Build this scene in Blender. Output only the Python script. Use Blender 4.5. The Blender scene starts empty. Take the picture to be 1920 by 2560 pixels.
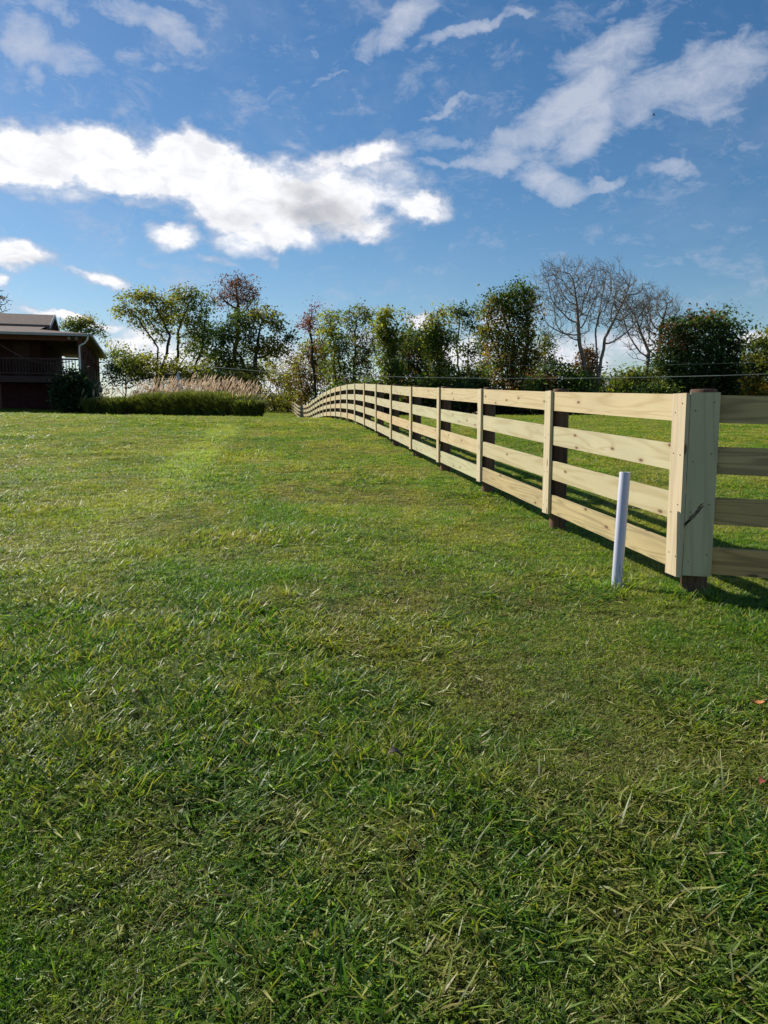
import bpy, math, random
import numpy as np
from mathutils import Vector, Matrix
random.seed(7); rng = np.random.default_rng(7)
R = math.radians
sc = bpy.context.scene
COL = sc.collection

# ------------------------------------------------------------------ camera
F = 1923.0; P = math.atan(240/1923.0)
def at(px, py, Y):
    cx = (px-960)/F; cy = -(py-1280)/F
    y = math.cos(P)+cy*math.sin(P); z = -math.sin(P)+cy*math.cos(P)
    s = Y/y
    return Vector((cx*s, Y, z*s))
cd = bpy.data.cameras.new('camera'); cam = bpy.data.objects.new('camera', cd); COL.objects.link(cam)
cd.sensor_fit = 'HORIZONTAL'; cd.sensor_width = 36; cd.lens = 36*F/1920; cd.clip_end = 5000; cd.clip_start = .05
cam.rotation_euler = (math.pi/2-P, 0, 0); sc.camera = cam

# ------------------------------------------------------------------ helpers
def tag(o, label=None, cat=None, group=None, kind=None):
    if label: o['label'] = label
    if cat: o['category'] = cat
    if group: o['group'] = group
    if kind: o['kind'] = kind
    return o
def empty(name, loc, label, cat, group=None):
    o = bpy.data.objects.new(name, None); COL.objects.link(o); o.location = loc
    o.empty_display_size = .2
    return tag(o, label, cat, group)
def fast(name, V, Q, mat, parent=None, uv=None, col=None, smooth=False, link=True):
    """V (n,3), Q (m,4) quads in world space"""
    V = np.asarray(V, dtype=np.float32); Q = np.asarray(Q, dtype=np.int32)
    me = bpy.data.meshes.new(name)
    me.vertices.add(len(V)); me.vertices.foreach_set('co', V.ravel())
    me.loops.add(Q.size); me.loops.foreach_set('vertex_index', Q.ravel())
    me.polygons.add(len(Q)); me.polygons.foreach_set('loop_start', np.arange(0, Q.size, 4, dtype=np.int32))
    me.update(calc_edges=True)
    if smooth: me.polygons.foreach_set('use_smooth', np.ones(len(Q), dtype=bool))
    if uv is not None:
        l = me.uv_layers.new(name='UVMap'); l.data.foreach_set('uv', np.asarray(uv, dtype=np.float32).ravel())
    if col is not None:
        c = np.ones((len(V), 4), dtype=np.float32); c[:, :3] = col
        a = me.color_attributes.new('Col', 'FLOAT_COLOR', 'POINT'); a.data.foreach_set('color', c.ravel())
    me.materials.append(mat)
    o = bpy.data.objects.new(name, me)
    if link: COL.objects.link(o)
    if parent is not None:
        o.parent = parent
        o.matrix_parent_inverse = Matrix.Translation(parent_world(parent)).inverted()
    return o
def parent_world(p):
    w = Vector(p.location)
    return w if p.parent is None else Vector((0, 0, 0)) + w_of(p)
def w_of(p):
    # every part keeps world coordinates: its parent inverse cancels the thing's offset
    return Vector((0, 0, 0)) if p.type == 'MESH' and p.parent is not None else Vector(p.location)

class MB:
    def __init__(s): s.V = []; s.F = []; s.uv = []
    def quadbox(s, P8, uvl=None):
        """8 corners: bottom 4 (ccw) then top 4"""
        b = len(s.V); s.V += [tuple(p) for p in P8]
        for f in ((0,3,2,1),(4,5,6,7),(0,1,5,4),(1,2,6,5),(2,3,7,6),(3,0,4,7)):
            s.F.append(tuple(b+i for i in f))
            ps = [Vector(P8[i]) for i in f]
            e1 = (ps[1]-ps[0]).length; e2 = (ps[3]-ps[0]).length
            o = random.random()*7
            if e1 >= e2: s.uv.append(((0+o,0),(e1+o,0),(e1+o,e2),(0+o,e2)))
            else: s.uv.append(((0+o,0),(0+o,e1),(e2+o,e1),(e2+o,0)))
        return s
    def box(s, c, ax, ay, az):
        c = Vector(c); ax = Vector(ax)/2; ay = Vector(ay)/2; az = Vector(az)/2
        return s.quadbox([c-ax-ay-az, c+ax-ay-az, c+ax+ay-az, c-ax+ay-az, c-ax-ay+az, c+ax-ay+az, c+ax+ay+az, c-ax+ay+az])
    def poly(s, pts):
        b = len(s.V); s.V += [tuple(p) for p in pts]; s.F.append(tuple(range(b, b+len(pts))))
        s.uv.append([(p[0], p[1]) for p in pts])
    def tube(s, pts, rad, n=10, caps=True):
        pts = [Vector(p) for p in pts]
        if not hasattr(rad, '__len__'): rad = [rad]*len(pts)
        rings = []; L = 0
        up = Vector((0,0,1)) if abs((pts[-1]-pts[0]).normalized().z) < .9 else Vector((0,1,0))
        for i, p in enumerate(pts):
            d = (pts[min(i+1, len(pts)-1)]-pts[max(i-1, 0)]).normalized()
            a = d.cross(up).normalized(); b_ = d.cross(a)
            if i: L += (p-pts[i-1]).length
            b = len(s.V); rings.append((b, L))
            for k in range(n):
                t = 2*math.pi*k/n
                s.V.append(tuple(p+(a*math.cos(t)+b_*math.sin(t))*rad[i]))
        for (b0, l0), (b1, l1) in zip(rings, rings[1:]):
            for k in range(n):
                k2 = (k+1) % n
                s.F.append((b0+k, b1+k, b1+k2, b0+k2))
                c = 2*math.pi*max(rad)/n
                s.uv.append(((l0, k*c), (l1, k*c), (l1, (k+1)*c), (l0, (k+1)*c)))
        if caps:
            b0 = rings[0][0]; b1 = rings[-1][0]
            s.F.append(tuple(b0+k for k in range(n))); s.uv.append([(0, .01*k) for k in range(n)])
            s.F.append(tuple(b1+n-1-k for k in range(n))); s.uv.append([(0, .01*k) for k in range(n)])
        return s
    def build(s, name, mat, parent=None, smooth=False, bevel=0):
        me = bpy.data.meshes.new(name); me.from_pydata(s.V, [], s.F); me.update()
        l = me.uv_layers.new(name='UVMap'); i = 0
        for f, u in zip(me.polygons, s.uv):
            for k, li in enumerate(f.loop_indices): l.data[li].uv = u[k]
        if smooth:
            for p in me.polygons: p.use_smooth = len(p.vertices) == 4
        me.materials.append(mat)
        o = bpy.data.objects.new(name, me); COL.objects.link(o)
        if parent is not None:
            o.parent = parent
            if parent.type == 'EMPTY': o.matrix_parent_inverse = Matrix.Translation(parent.location).inverted()
        if bevel:
            m = o.modifiers.new('bevel', 'BEVEL'); m.width = bevel; m.segments = 2; m.limit_method = 'ANGLE'
        return o

# numpy value noise
def vnoise(x, y, seed=0):
    xi = np.floor(x).astype(np.int64); yi = np.floor(y).astype(np.int64)
    fx = x-xi; fy = y-yi; fx = fx*fx*(3-2*fx); fy = fy*fy*(3-2*fy)
    def h(a, b):
        n = (a*374761393+b*668265263+seed*974634777) & 0xffffffff
        n = ((n ^ (n >> 13))*1274126177) & 0xffffffff
        n = n ^ (n >> 16)
        return (n & 0xffff)/65535.0
    return (h(xi,yi)*(1-fx)+h(xi+1,yi)*fx)*(1-fy)+(h(xi,yi+1)*(1-fx)+h(xi+1,yi+1)*fx)*fy
def fbm(x, y, seed=0, o=4):
    s = 0; a = .5; t = 0
    for i in range(o):
        s = s+a*vnoise(x*2**i, y*2**i, seed+i); t += a; a *= .5
    return s/t

# ------------------------------------------------------------------ materials
def newmat(name):
    m = bpy.data.materials.new(name); m.use_nodes = True
    nt = m.node_tree; nt.nodes.clear()
    return m, nt
class N:
    def __init__(s, nt): s.nt = nt
    def __call__(s, t, ins=None, **kw):
        n = s.nt.nodes.new(t)
        for k, v in kw.items(): setattr(n, k, v)
        if ins:
            for k, v in ins.items():
                i = n.inputs[k]
                if isinstance(v, bpy.types.NodeSocket): s.nt.links.new(v, i)
                else: i.default_value = v
        return n
    def ramp(s, fac, stops, interp='LINEAR'):
        n = s.nt.nodes.new('ShaderNodeValToRGB'); n.color_ramp.interpolation = interp
        e = n.color_ramp.elements
        while len(e) < len(stops): e.new(.5)
        for i, (p, c) in enumerate(stops):
            e[i].position = p; e[i].color = (*c, 1) if len(c) == 3 else c
        s.nt.links.new(fac, n.inputs[0]); return n.outputs[0]
    def math(s, op, a, b=None, c=None, clamp=False):
        n = s.nt.nodes.new('ShaderNodeMath'); n.operation = op; n.use_clamp = clamp
        for i, v in enumerate((a, b, c)):
            if v is None: continue
            if isinstance(v, bpy.types.NodeSocket): s.nt.links.new(v, n.inputs[i])
            else: n.inputs[i].default_value = v
        return n.outputs[0]
    def mix(s, fac, a, b, mode='MIX'):
        n = s.nt.nodes.new('ShaderNodeMix'); n.data_type = 'RGBA'; n.blend_type = mode
        for i, v in ((0, fac), (6, a), (7, b)):
            if isinstance(v, bpy.types.NodeSocket): s.nt.links.new(v, n.inputs[i])
            else: n.inputs[i].default_value = (*v, 1) if hasattr(v, '__len__') and len(v) == 3 else v
        return n.outputs[2]
    def noise(s, vec, scale, detail=3, rough=.5, dist=0, out=0):
        n = s('ShaderNodeTexNoise', {'Vector': vec, 'Scale': scale, 'Detail': detail, 'Roughness': rough, 'Distortion': dist})
        return n.outputs[out]
def finish(n, bsdf, disp=None):
    out = n('ShaderNodeOutputMaterial', {'Surface': bsdf})
def mat_wood(name, c1, c2, c3, knots=True, rough=.75, grain=1.0, scale=1.0):
    m, nt = newmat(name); n = N(nt)
    uv = n('ShaderNodeTexCoord').outputs['UV']; oi = n('ShaderNodeObjectInfo').outputs['Random']
    off = n.math('MULTIPLY', oi, 37.0)
    comb = n('ShaderNodeCombineXYZ', {0: off, 1: off, 2: 0.0}).outputs[0]
    v = n('ShaderNodeVectorMath', {0: uv, 1: comb}, operation='ADD').outputs[0]
    mp = n('ShaderNodeMapping', {'Vector': v, 'Scale': (.5*scale, 8*scale, 1)}).outputs[0]
    big = n.noise(mp, 1.0, 2, .45, .35)
    # cathedral grain: rings of a stretched distorted noise
    ring = n.math('SINE', n.math('MULTIPLY', big, 48.0*grain))
    ring = n.math('MULTIPLY_ADD', ring, .5, .5)
    ring = n.math('POWER', ring, 3.0)
    mp2 = n('ShaderNodeMapping', {'Vector': v, 'Scale': (6, 260, 1)}).outputs[0]
    fine = n.noise(mp2, 1.0, 3, .6)
    mp3 = n('ShaderNodeMapping', {'Vector': v, 'Scale': (1.3, 2.5, 1)}).outputs[0]
    blot = n.noise(mp3, 1.0, 2, .5)
    base = n.mix(n.ramp(blot, [(.35, (0,0,0)), (.65, (1,1,1))]), c1, c2)
    base = n.mix(n.math('MULTIPLY', ring, .5), base, c3)
    base = n.mix(n.math('MULTIPLY', n.ramp(fine, [(.45, (0,0,0)), (.75, (1,1,1))]), .35), base, c3)
    tint = n.ramp(oi, [(0, (.90,.96,.86)), (.35, (1,1,1)), (.6, (.93,.90,.82)), (.8, (1.05,.96,.86)), (1, (1.06,.88,.76))])
    base = n.mix(1.0, base, tint, 'MULTIPLY')
    if knots:
        mpk = n('ShaderNodeMapping', {'Vector': v, 'Scale': (2.6, 7.5, 1)}).outputs[0]
        vo = n('ShaderNodeTexVoronoi', {'Vector': mpk, 'Scale': 1.0, 'Randomness': 1.0}, voronoi_dimensions='2D')
        sel = n('ShaderNodeSeparateColor', {0: vo.outputs['Color']}).outputs[0]
        near = n.ramp(vo.outputs['Distance'], [(.05, (1,1,1)), (.10, (0,0,0))])
        halo = n.ramp(vo.outputs['Distance'], [(.06, (1,1,1)), (.22, (0,0,0))])
        gate = n.math('GREATER_THAN', sel, .6)
        base = n.mix(n.math('MULTIPLY', n.math('MULTIPLY', halo, gate), .35), base, (.38,.23,.11))
        base = n.mix(n.math('MULTIPLY', n.math('MULTIPLY', near, gate), .85), base, (.09,.05,.03))
    bmp = n('ShaderNodeBump', {'Height': n.math('ADD', fine, n.math('MULTIPLY', ring, .4)), 'Strength': .25, 'Distance': .002}).outputs[0]
    b = n('ShaderNodeBsdfPrincipled', {'Base Color': base, 'Roughness': rough, 'Normal': bmp, 'Specular IOR Level': .3})
    finish(n, b.outputs[0]); return m
M = {}
M['board'] = mat_wood('board_pine', (.55,.505,.335), (.50,.46,.31), (.37,.295,.155))
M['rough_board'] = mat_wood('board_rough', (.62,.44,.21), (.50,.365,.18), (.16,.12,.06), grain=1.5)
M['figured_board'] = mat_wood('board_figured', (.54,.45,.25), (.45,.38,.22), (.19,.15,.08), grain=1.5)
M['batten'] = mat_wood('batten_pine', (.64,.53,.365), (.58,.49,.34), (.43,.34,.21), grain=.8)
M['post'] = mat_wood('post_round', (.20,.115,.075), (.12,.07,.052), (.035,.02,.014), knots=False, rough=.9, scale=1.6)

def simple(name, base, rough=.8, var=.25, scale=6, spec=.3, bump=0, c2=None, metallic=0, stretch=(1,1,1)):
    m, nt = newmat(name); n = N(nt)
    g = n('ShaderNodeNewGeometry').outputs['Position']
    g = n('ShaderNodeMapping', {'Vector': g, 'Scale': stretch}).outputs[0]
    no = n.noise(g, scale, 5, .6)
    c2 = c2 or tuple(c*(1-var) for c in base)
    col = n.mix(n.ramp(no, [(.3, (0,0,0)), (.7, (1,1,1))]), c2, base)
    ins = {'Base Color': col, 'Roughness': rough, 'Specular IOR Level': spec, 'Metallic': metallic}
    if bump: ins['Normal'] = n('ShaderNodeBump', {'Height': no, 'Strength': bump, 'Distance': .02}).outputs[0]
    finish(n, n('ShaderNodeBsdfPrincipled', ins).outputs[0]); return m
M['bark'] = simple('bark', (.10,.075,.055), .95, .5, 3, .1, .4, stretch=(1,1,.3))
M['bark_grey'] = simple('bark_grey', (.26,.22,.19), .95, .45, 3, .1, .3, stretch=(1,1,.3))
M['pvc'] = simple('pvc', (.52,.52,.64), .42, .06, 9, .5)
M['ink'] = simple('ink', (.03,.03,.035), .6, .1)
M['nail'] = simple('nail', (.08,.07,.06), .6, .3, 40, .4)
M['shingle'] = simple('shingle', (.22,.175,.155), .95, .3, 5, .1, .4, c2=(.14,.11,.10))
M['log'] = simple('log_wall', (.062,.024,.021), .8, .4, 2, .2, stretch=(.2,.2,3))
M['brick'] = simple('brick_wall', (.065,.022,.022), .9, .4, 4, .2)
M['deckwood'] = simple('deck_wood', (.075,.042,.036), .85, .35, 4)
M['column'] = simple('column_wood', (.13,.052,.042), .85, .3, 4)
M['soffit'] = simple('soffit', (.30,.21,.145), .85, .2, 2, stretch=(1,1,1))
M['white_metal'] = simple('white_metal', (.72,.75,.76), .45, .08, 3, .5)
M['gutter'] = simple('gutter_metal', (.34,.36,.37), .5, .15, 3, .5)
M['rope'] = simple('rope', (.24,.20,.17), .9, .2)
M['cable'] = simple('cable', (.35,.38,.36), .6, .1)
M['canvas'] = simple('canvas', (.55,.54,.60), .9, .2, 8)
M['dark'] = simple('dark_panel', (.02,.017,.02), .7, .2)
M['fan'] = simple('fan_enamel', (.22,.21,.2), .5, .2)

def mat_foliage(name, trans=.45, rough=.5, spec=.35, tint=(1.25,1.35,.6)):
    m, nt = newmat(name); n = N(nt)
    c = n('ShaderNodeAttribute', attribute_name='Col').outputs['Color']
    tc = n.mix(1.0, c, tint, 'MULTIPLY')
    p = n('ShaderNodeBsdfPrincipled', {'Base Color': c, 'Roughness': rough, 'Specular IOR Level': spec})
    t = n('ShaderNodeBsdfTranslucent', {'Color': tc})
    mx = n('ShaderNodeMixShader', {0: trans, 1: p.outputs[0], 2: t.outputs[0]})
    finish(n, mx.outputs[0]); return m
M['leaf'] = mat_foliage('leaves', .5)
M['blade'] = mat_foliage('ornamental_blades', .35)
M['plume'] = mat_foliage('plume_seed', .5, .8, .1, (1.1,1.0,.95))

def patch_colors(n, pos):
    """patchiness of the lawn in world space: returns (green, dry mask)"""
    p2 = n('ShaderNodeMapping', {'Vector': pos, 'Scale': (1,.8,0)}).outputs[0]
    a = n.noise(p2, .55, 4, .6); b = n.noise(p2, 2.3, 3, .6)
    s = n.math('ADD', n.math('MULTIPLY', a, .6), n.math('MULTIPLY', b, .4))
    dry = n.ramp(s, [(.46, (0,0,0)), (.56, (1,1,1))])
    c = n.noise(n('ShaderNodeMapping', {'Vector': pos, 'Location': (31,7,0), 'Scale': (1,1,0)}).outputs[0], 1.1, 4, .6)
    lush = n.ramp(c, [(.35, (0,0,0)), (.65, (1,1,1))])
    return dry, lush
def mat_grass():
    m, nt = newmat('grass_blades'); n = N(nt)
    pos = n('ShaderNodeNewGeometry').outputs['Position']
    dry, lush = patch_colors(n, pos)
    sep = n('ShaderNodeSeparateColor', {0: n('ShaderNodeAttribute', attribute_name='Col').outputs['Color']})
    rnd, tip, deadv = sep.outputs[0], sep.outputs[1], sep.outputs[2]
    g = n.ramp(rnd, [(0, (.026,.070,.012)), (.4, (.062,.130,.016)), (.75, (.140,.225,.024)), (.94, (.27,.33,.04)), (1, (.40,.44,.18))])
    g = n.mix(n.math('MULTIPLY', lush, .45), g, n.mix(.5, g, (.035,.095,.022)))
    tan = n.ramp(rnd, [(0, (.16,.11,.05)), (.5, (.31,.25,.12)), (1, (.46,.41,.24))])
    isdead = n.math('GREATER_THAN', n.math('ADD', deadv, n.math('MULTIPLY', dry, .29)), .84)
    g = n.mix(n.math('MULTIPLY', dry, .42), g, (.26,.22,.065))
    col = n.mix(isdead, g, tan)
    hsv = n.mix(tip, n.mix(.6, col, (.012,.018,.006)), n.mix(.12, n.mix(1.0, col, (1.85,1.9,1.25), 'MULTIPLY'), (.36,.42,.15)))  # shade painted at the blade roots, light painted on the tips
    # self-shadow and vignette painted into the near lawn's colour, with a ragged boundary
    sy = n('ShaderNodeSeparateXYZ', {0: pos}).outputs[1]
    near_shade = n.ramp(n.math('DIVIDE', n.math('ADD', sy, n.math('MULTIPLY', n.noise(pos, .45, 3), 5.0)), 16.0), [(.2, (.70,.80,.66)), (.46, (.92,.96,.88)), (.8, (1.06,1.03,1.0))])
    hsv = n.mix(1.0, hsv, near_shade, 'MULTIPLY')
    p = n('ShaderNodeBsdfPrincipled', {'Base Color': hsv, 'Roughness': .46, 'Specular IOR Level': .36})
    t = n('ShaderNodeBsdfTranslucent', {'Color': n.mix(1.0, hsv, (1.5,1.7,.55), 'MULTIPLY')})
    mx = n('ShaderNodeMixShader', {0: .42, 1: p.outputs[0], 2: t.outputs[0]})
    finish(n, mx.outputs[0]); return m
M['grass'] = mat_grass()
def mat_ground():
    m, nt = newmat('lawn_soil'); n = N(nt)
    pos = n('ShaderNodeNewGeometry').outputs['Position']
    dry, lush = patch_colors(n, pos)
    f = n.noise(pos, 18, 4, .7)
    soil = n.mix(f, (.018,.020,.008), (.055,.045,.02))
    far = n.mix(n.noise(pos, 6, 4, .7), (.09,.16,.03), (.20,.26,.06))
    far = n.mix(n.math('MULTIPLY', dry, .45), far, (.22,.19,.08))
    sy = n('ShaderNodeSeparateXYZ', {0: pos}).outputs[1]
    col = n.mix(n.ramp(n.math('DIVIDE', sy, 60.0), [(.1, (0,0,0)), (.5, (1,1,1))]), soil, far)
    b = n('ShaderNodeBump', {'Height': f, 'Strength': .8, 'Distance': .03}).outputs[0]
    finish(n, n('ShaderNodeBsdfPrincipled', {'Base Color': col, 'Roughness': 1.0, 'Specular IOR Level': .1, 'Normal': b}).outputs[0])
    return m
M['ground'] = mat_ground()

# ------------------------------------------------------------------ fence line & terrain
SD = 4.5
RT = np.array([[.992,985],[1.486,979],[1.97,973.5],[2.46,970],[2.94,967.5],[3.43,964],[3.92,960.5],[4.4,959],[4.89,958.6],[5.37,961],
 [5.86,964.5],[6.35,968.5],[6.83,973],[7.32,977.5],[7.8,982],[8.3,987.5],[8.75,992],[9.25,997],[9.7,1001.5],[10.4,1007.5],[11.1,1011.5],[12,1014],[13.3,1014.5],[14.8,1013.7],[17,1006],[20,1003]])
FH = 1.04; GAP = .15; PITCH = .294; BH = .158
RT_D = RT[:,0]*SD
RT_Z = np.array([at(960, y, d).z for d, y in zip(RT_D, RT[:,1])])
def smooth_interp(x, xs, ys):
    # average of shifted linear interpolations: a soft curve
    w = np.clip(np.asarray(x)*.05, .3, 2.0)
    return (np.interp(x-w, xs, ys)+2*np.interp(x, xs, ys)+np.interp(x+w, xs, ys))/4
GX = np.concatenate([[-20, -5, 0, 2.2], RT_D, [98, 115, 200, 600, 3000]])
GZ = np.concatenate([[-1.75, -1.5, -1.36, -1.19], RT_Z-FH-GAP, [.55, .2, -3, -12, -60]])
ZR = np.array([[-20,-1.7],[0,-1.3],[4.5,-1.06],[10,-.86],[20,-.50],[30,-.27],[42,-.08],[55,.0],[70,.05],[95,.0],[115,-.2],[200,-3],[600,-12],[3000,-60]])
KL = np.array([[-20,0],[0,0],[10,.004],[20,.008],[30,.018],[36,.016],[42,.030],[46,.052],[60,.03],[80,.005],[3000,0]])
def gz(X, Y, micro=True):
    X = np.asarray(X, dtype=float); Y = np.asarray(Y, dtype=float)
    Xf = 2.394-.1472*Y
    zf = smooth_interp(Y, GX, GZ)
    dl = np.clip(Xf-X, 0, 26); dr = np.clip(X-Xf, 0, 1e9)
    k = np.interp(Y, KL[:,0], KL[:,1])
    s = np.clip(dr/9, 0, 1); s = s*s*(3-2*s)
    z = zf+k*np.sqrt(dl*dl+1)-k
    z = z*(1-s)+smooth_interp(Y, ZR[:,0], ZR[:,1])*s
    if micro:
        a = np.clip(np.hypot(X-1.8, Y-4.5)/2, .4, 1)
        z = z+(fbm(X*1.3+50, Y*1.3+50, 3)-.5)*.05*a+(fbm(X*.25+9, Y*.25+3, 5)-.5)*.10*np.clip(Y/20, 0, 1)
    return z
def g1(x, y): return float(gz(np.array([x]), np.array([y]))[0])

ys = [-12.0]
while ys[-1] < 3000:
    y = ys[-1]; ys.append(y+(.16 if y < 12 else .3 if y < 45 else .7 if y < 100 else max(2, (y-100)*.3+2)))
xs = [0.0]
while xs[-1] < 2500:
    x = xs[-1]; xs.append(x+(.18 if x < 8 else .45 if x < 30 else 1.2 if x < 80 else (x-80)*.3+2))
xs = [-x for x in xs[:0:-1]]+xs
gx, gy = np.meshgrid(np.array(xs), np.array(ys)); zz = gz(gx, gy)
V = np.stack([gx, gy, zz], -1).reshape(-1, 3); nx = len(xs); ny = len(ys)
ii = (np.arange(ny-1)[:, None]*nx+np.arange(nx-1)[None]).ravel()
ground = fast('ground', V, np.stack([ii, ii+1, ii+1+nx, ii+nx], -1), M['ground'], smooth=True)
tag(ground, 'rolling mown lawn and pasture ground', 'ground', kind='structure')

# ------------------------------------------------------------------ grass (stuff)
def tuft(name, nb, rad, hmin, hmax, w, flat, dead, seed, pale=0):
    r = np.random.default_rng(seed)
    bx = r.normal(0, rad*.55, nb); by = r.normal(0, rad*.55, nb)
    az = r.uniform(0, 2*math.pi, nb); ln = r.uniform(hmin, hmax, nb)
    lean = np.clip(r.beta(2, 2, nb)*(.9+flat)+flat*.3, .05, 1.45)     # from vertical, at the root
    bend = r.uniform(.1, .9, nb)*(1-flat*.4)
    ww = w*r.uniform(.6, 1.3, nb); roll = r.normal(0, .6, nb)
    ts = [0, .35, .7, 1.0]; wt = [.8, 1.0, .75, .12]
    px = bx.copy(); py = by.copy(); pz = np.full(nb, -.012); rows = []
    sx = -np.sin(az); sy = np.cos(az)
    for k in range(4):
        if k:
            a = lean+bend*ts[k]; a = np.minimum(a, 1.75); d = ln*(ts[k]-ts[k-1])
            px += np.sin(a)*np.cos(az)*d; py += np.sin(a)*np.sin(az)*d; pz += np.cos(a)*d
            pz = np.maximum(pz, .004)
        h = ww*wt[k]/2; cz = np.sin(roll)*h; ch = np.cos(roll)*h
        rows.append(np.stack([px-sx*ch, py-sy*ch, pz-cz], -1)); rows.append(np.stack([px+sx*ch, py+sy*ch, pz+cz], -1))
    V = np.stack(rows, 1).reshape(-1, 3)
    b = np.arange(nb)*8
    Q = np.concatenate([np.stack([b+2*k, b+2*k+1, b+2*k+3, b+2*k+2], -1) for k in range(3)])
    rnd = np.repeat(np.where(r.uniform(0, 1, nb) < pale, 1.0, r.uniform(0, 1, nb)), 8); dd = np.repeat(np.where(r.uniform(0, 1, nb) < dead, .95, r.uniform(0, .8, nb)), 8)
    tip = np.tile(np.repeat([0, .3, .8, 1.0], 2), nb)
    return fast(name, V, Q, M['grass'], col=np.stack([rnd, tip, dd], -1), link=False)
src = bpy.data.collections.new('grass_tufts')
specs = [(50,.055,.018,.042,.0028,.25,.12), (48,.055,.02,.048,.0030,.45,.16), (42,.055,.025,.060,.0036,.35,.08), (46,.055,.018,.042,.0027,.8,.22),
         (44,.055,.014,.036,.0022,.6,.8), (40,.055,.014,.034,.0022,.85,.92),
         (26,.06,.04,.10,.0058,.6,.05), (22,.07,.05,.125,.0066,.8,.06), (14,.045,.035,.085,.0040,.15,.04), (16,.06,.03,.075,.0034,.95,.6),(40,.055,.03,.06,.0040,.9,.10)]
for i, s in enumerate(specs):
    src.objects.link(tuft('grass_tuft_%02d' % i, *s, seed=100+i, pale=.6 if i == 10 else 0))  # pale blades stand in for the sheen of laid grass on the track
bands = [(.6,4,1.0,1250),(4,8,1.15,850),(8,14,1.45,480),(14,24,2.0,210),(24,45,2.9,95),(45,95,5.5,18)]
PX=[];PY=[];PS=[]
for y0,y1,s,den in bands:
    wmax = .62*y1+1.8
    n_ = int(den*(y1-y0)*2*wmax)
    x = rng.uniform(-wmax, wmax, n_); y = rng.uniform(y0-.12*(y1-y0)*(y0>1), y1, n_)
    keep = np.abs(x) < .60*np.abs(y)+1.4
    x = x[keep]; y = y[keep]; PX.append(x); PY.append(y); PS.append(np.full(len(x), s))
PX = np.concatenate(PX); PY = np.concatenate(PY); PS = np.concatenate(PS)
U = rng.uniform(0, 1, len(PX))
dry = fbm(PX*.9+11, PY*.7+4, 21, 4); lush = fbm(PX*1.1+70, PY*1.1+40, 33, 3); coarse = fbm(PX*.8+5, PY*.8+90, 41, 3)
# known patches: coarse clump at the lower right of the view, pale mown track running down to the left
coarse = coarse+.5*np.exp(-((PX-.98)**2+(PY-1.75)**2)/.12)+.12*np.exp(-((PX+.9)**2+(PY-2.1)**2)/.3)
def hit(px, py):
    lo, hi = .8, 60.0
    for _ in range(40):
        mid = (lo+hi)/2; p = at(px, py, mid)
        if p.z > g1(p.x, p.y): lo = mid
        else: hi = mid
    return at(px, py, lo)
tk = [hit(*q) for q in ((575,1062),(530,1110),(470,1160),(400,1225),(290,1300),(160,1380),(-40,1450))]   # wheel track of laid grass
tx = np.interp(PY, [q.y for q in tk[::-1]], [q.x for q in tk[::-1]], left=1e3, right=1e3)
trk = np.abs(PX-tx)
kd = np.clip((dry-.505)*4.5, 0, .62)*np.clip(PY/9+.35, .4, 1)
idx = np.where(U < kd, np.where(rng.uniform(0,1,len(U)) < .6, 4, 5), np.where(lush > .52, np.where(rng.uniform(0,1,len(U))<.5, 2, 0), np.where(rng.uniform(0,1,len(U))<.5, 1, 3)))
u2 = rng.uniform(0, 1, len(U))
cm = np.clip((coarse-.58)*2.6, .008, .6)
idx = np.where(u2 < cm, np.where(rng.uniform(0,1,len(U)) < .55, 6, 7), idx)
idx = np.where((trk < .22+.35*fbm(PX*2, PY*2, 61)) & (rng.uniform(0,1,len(U)) < .75*np.clip((PY-4)/8, .35, 1)), 10, idx)
idx = np.where((u2 > .975), 8, idx); idx = np.where((u2 > .95) & (u2 < .975), 9, idx)
S = PS*rng.uniform(.75, 1.25, len(U)); hs = np.minimum(PS**.15, 1.25)*rng.uniform(.7, 1.2, len(U))*(.55+.6*lush)
hs = np.where((kd > .3), hs*.8, hs)
sc3 = np.stack([S, S, hs], -1)
rot = np.stack([rng.normal(0, .1, len(U)), rng.normal(0, .1, len(U)), rng.uniform(0, 6.283, len(U))], -1)
# longer tufts missed by the mower round the pipe and the near posts
for (qx, qy, qn) in ((1.41,4.62,40),(1.84,4.45,55),(1.36,6.75,34),(1.05,8.95,26)):
    ang = rng.uniform(0, 6.283, qn); rr_ = rng.uniform(.05, .17, qn)
    PX = np.append(PX, qx+rr_*np.cos(ang)); PY = np.append(PY, qy+rr_*np.sin(ang)); idx = np.append(idx, rng.choice([2,0,8,6,4], qn, p=[.4,.2,.2,.1,.1]))
    sc3 = np.vstack([sc3, np.stack([np.full(qn,1.1), np.full(qn,1.1), rng.uniform(.9,1.7,qn)], -1)]); rot = np.vstack([rot, np.stack([rng.normal(0,.15,qn), rng.normal(0,.15,qn), rng.uniform(0,6.283,qn)], -1)])
me = bpy.data.meshes.new('lawn_grass'); me.vertices.add(len(PX))
me.vertices.foreach_set('co', np.stack([PX, PY, gz(PX, PY)], -1).astype(np.float32).ravel())
for nm, ty, arr, key in (('rot','FLOAT_VECTOR',rot,'vector'),('scl','FLOAT_VECTOR',sc3,'vector'),('idx','INT',idx.astype(np.int32),'value')):
    a = me.attributes.new(nm, ty, 'POINT'); a.data.foreach_set(key, arr.astype(np.float32 if ty != 'INT' else np.int32).ravel())
lawn = bpy.data.objects.new('lawn_grass', me); COL.objects.link(lawn)
tag(lawn, 'short mown grass with yellow and dry patches covering the lawn and pasture', 'grass', kind='stuff')
ng = bpy.data.node_groups.new('grass_scatter', 'GeometryNodeTree')
ng.interface.new_socket('Geometry', in_out='INPUT', socket_type='NodeSocketGeometry')
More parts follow.
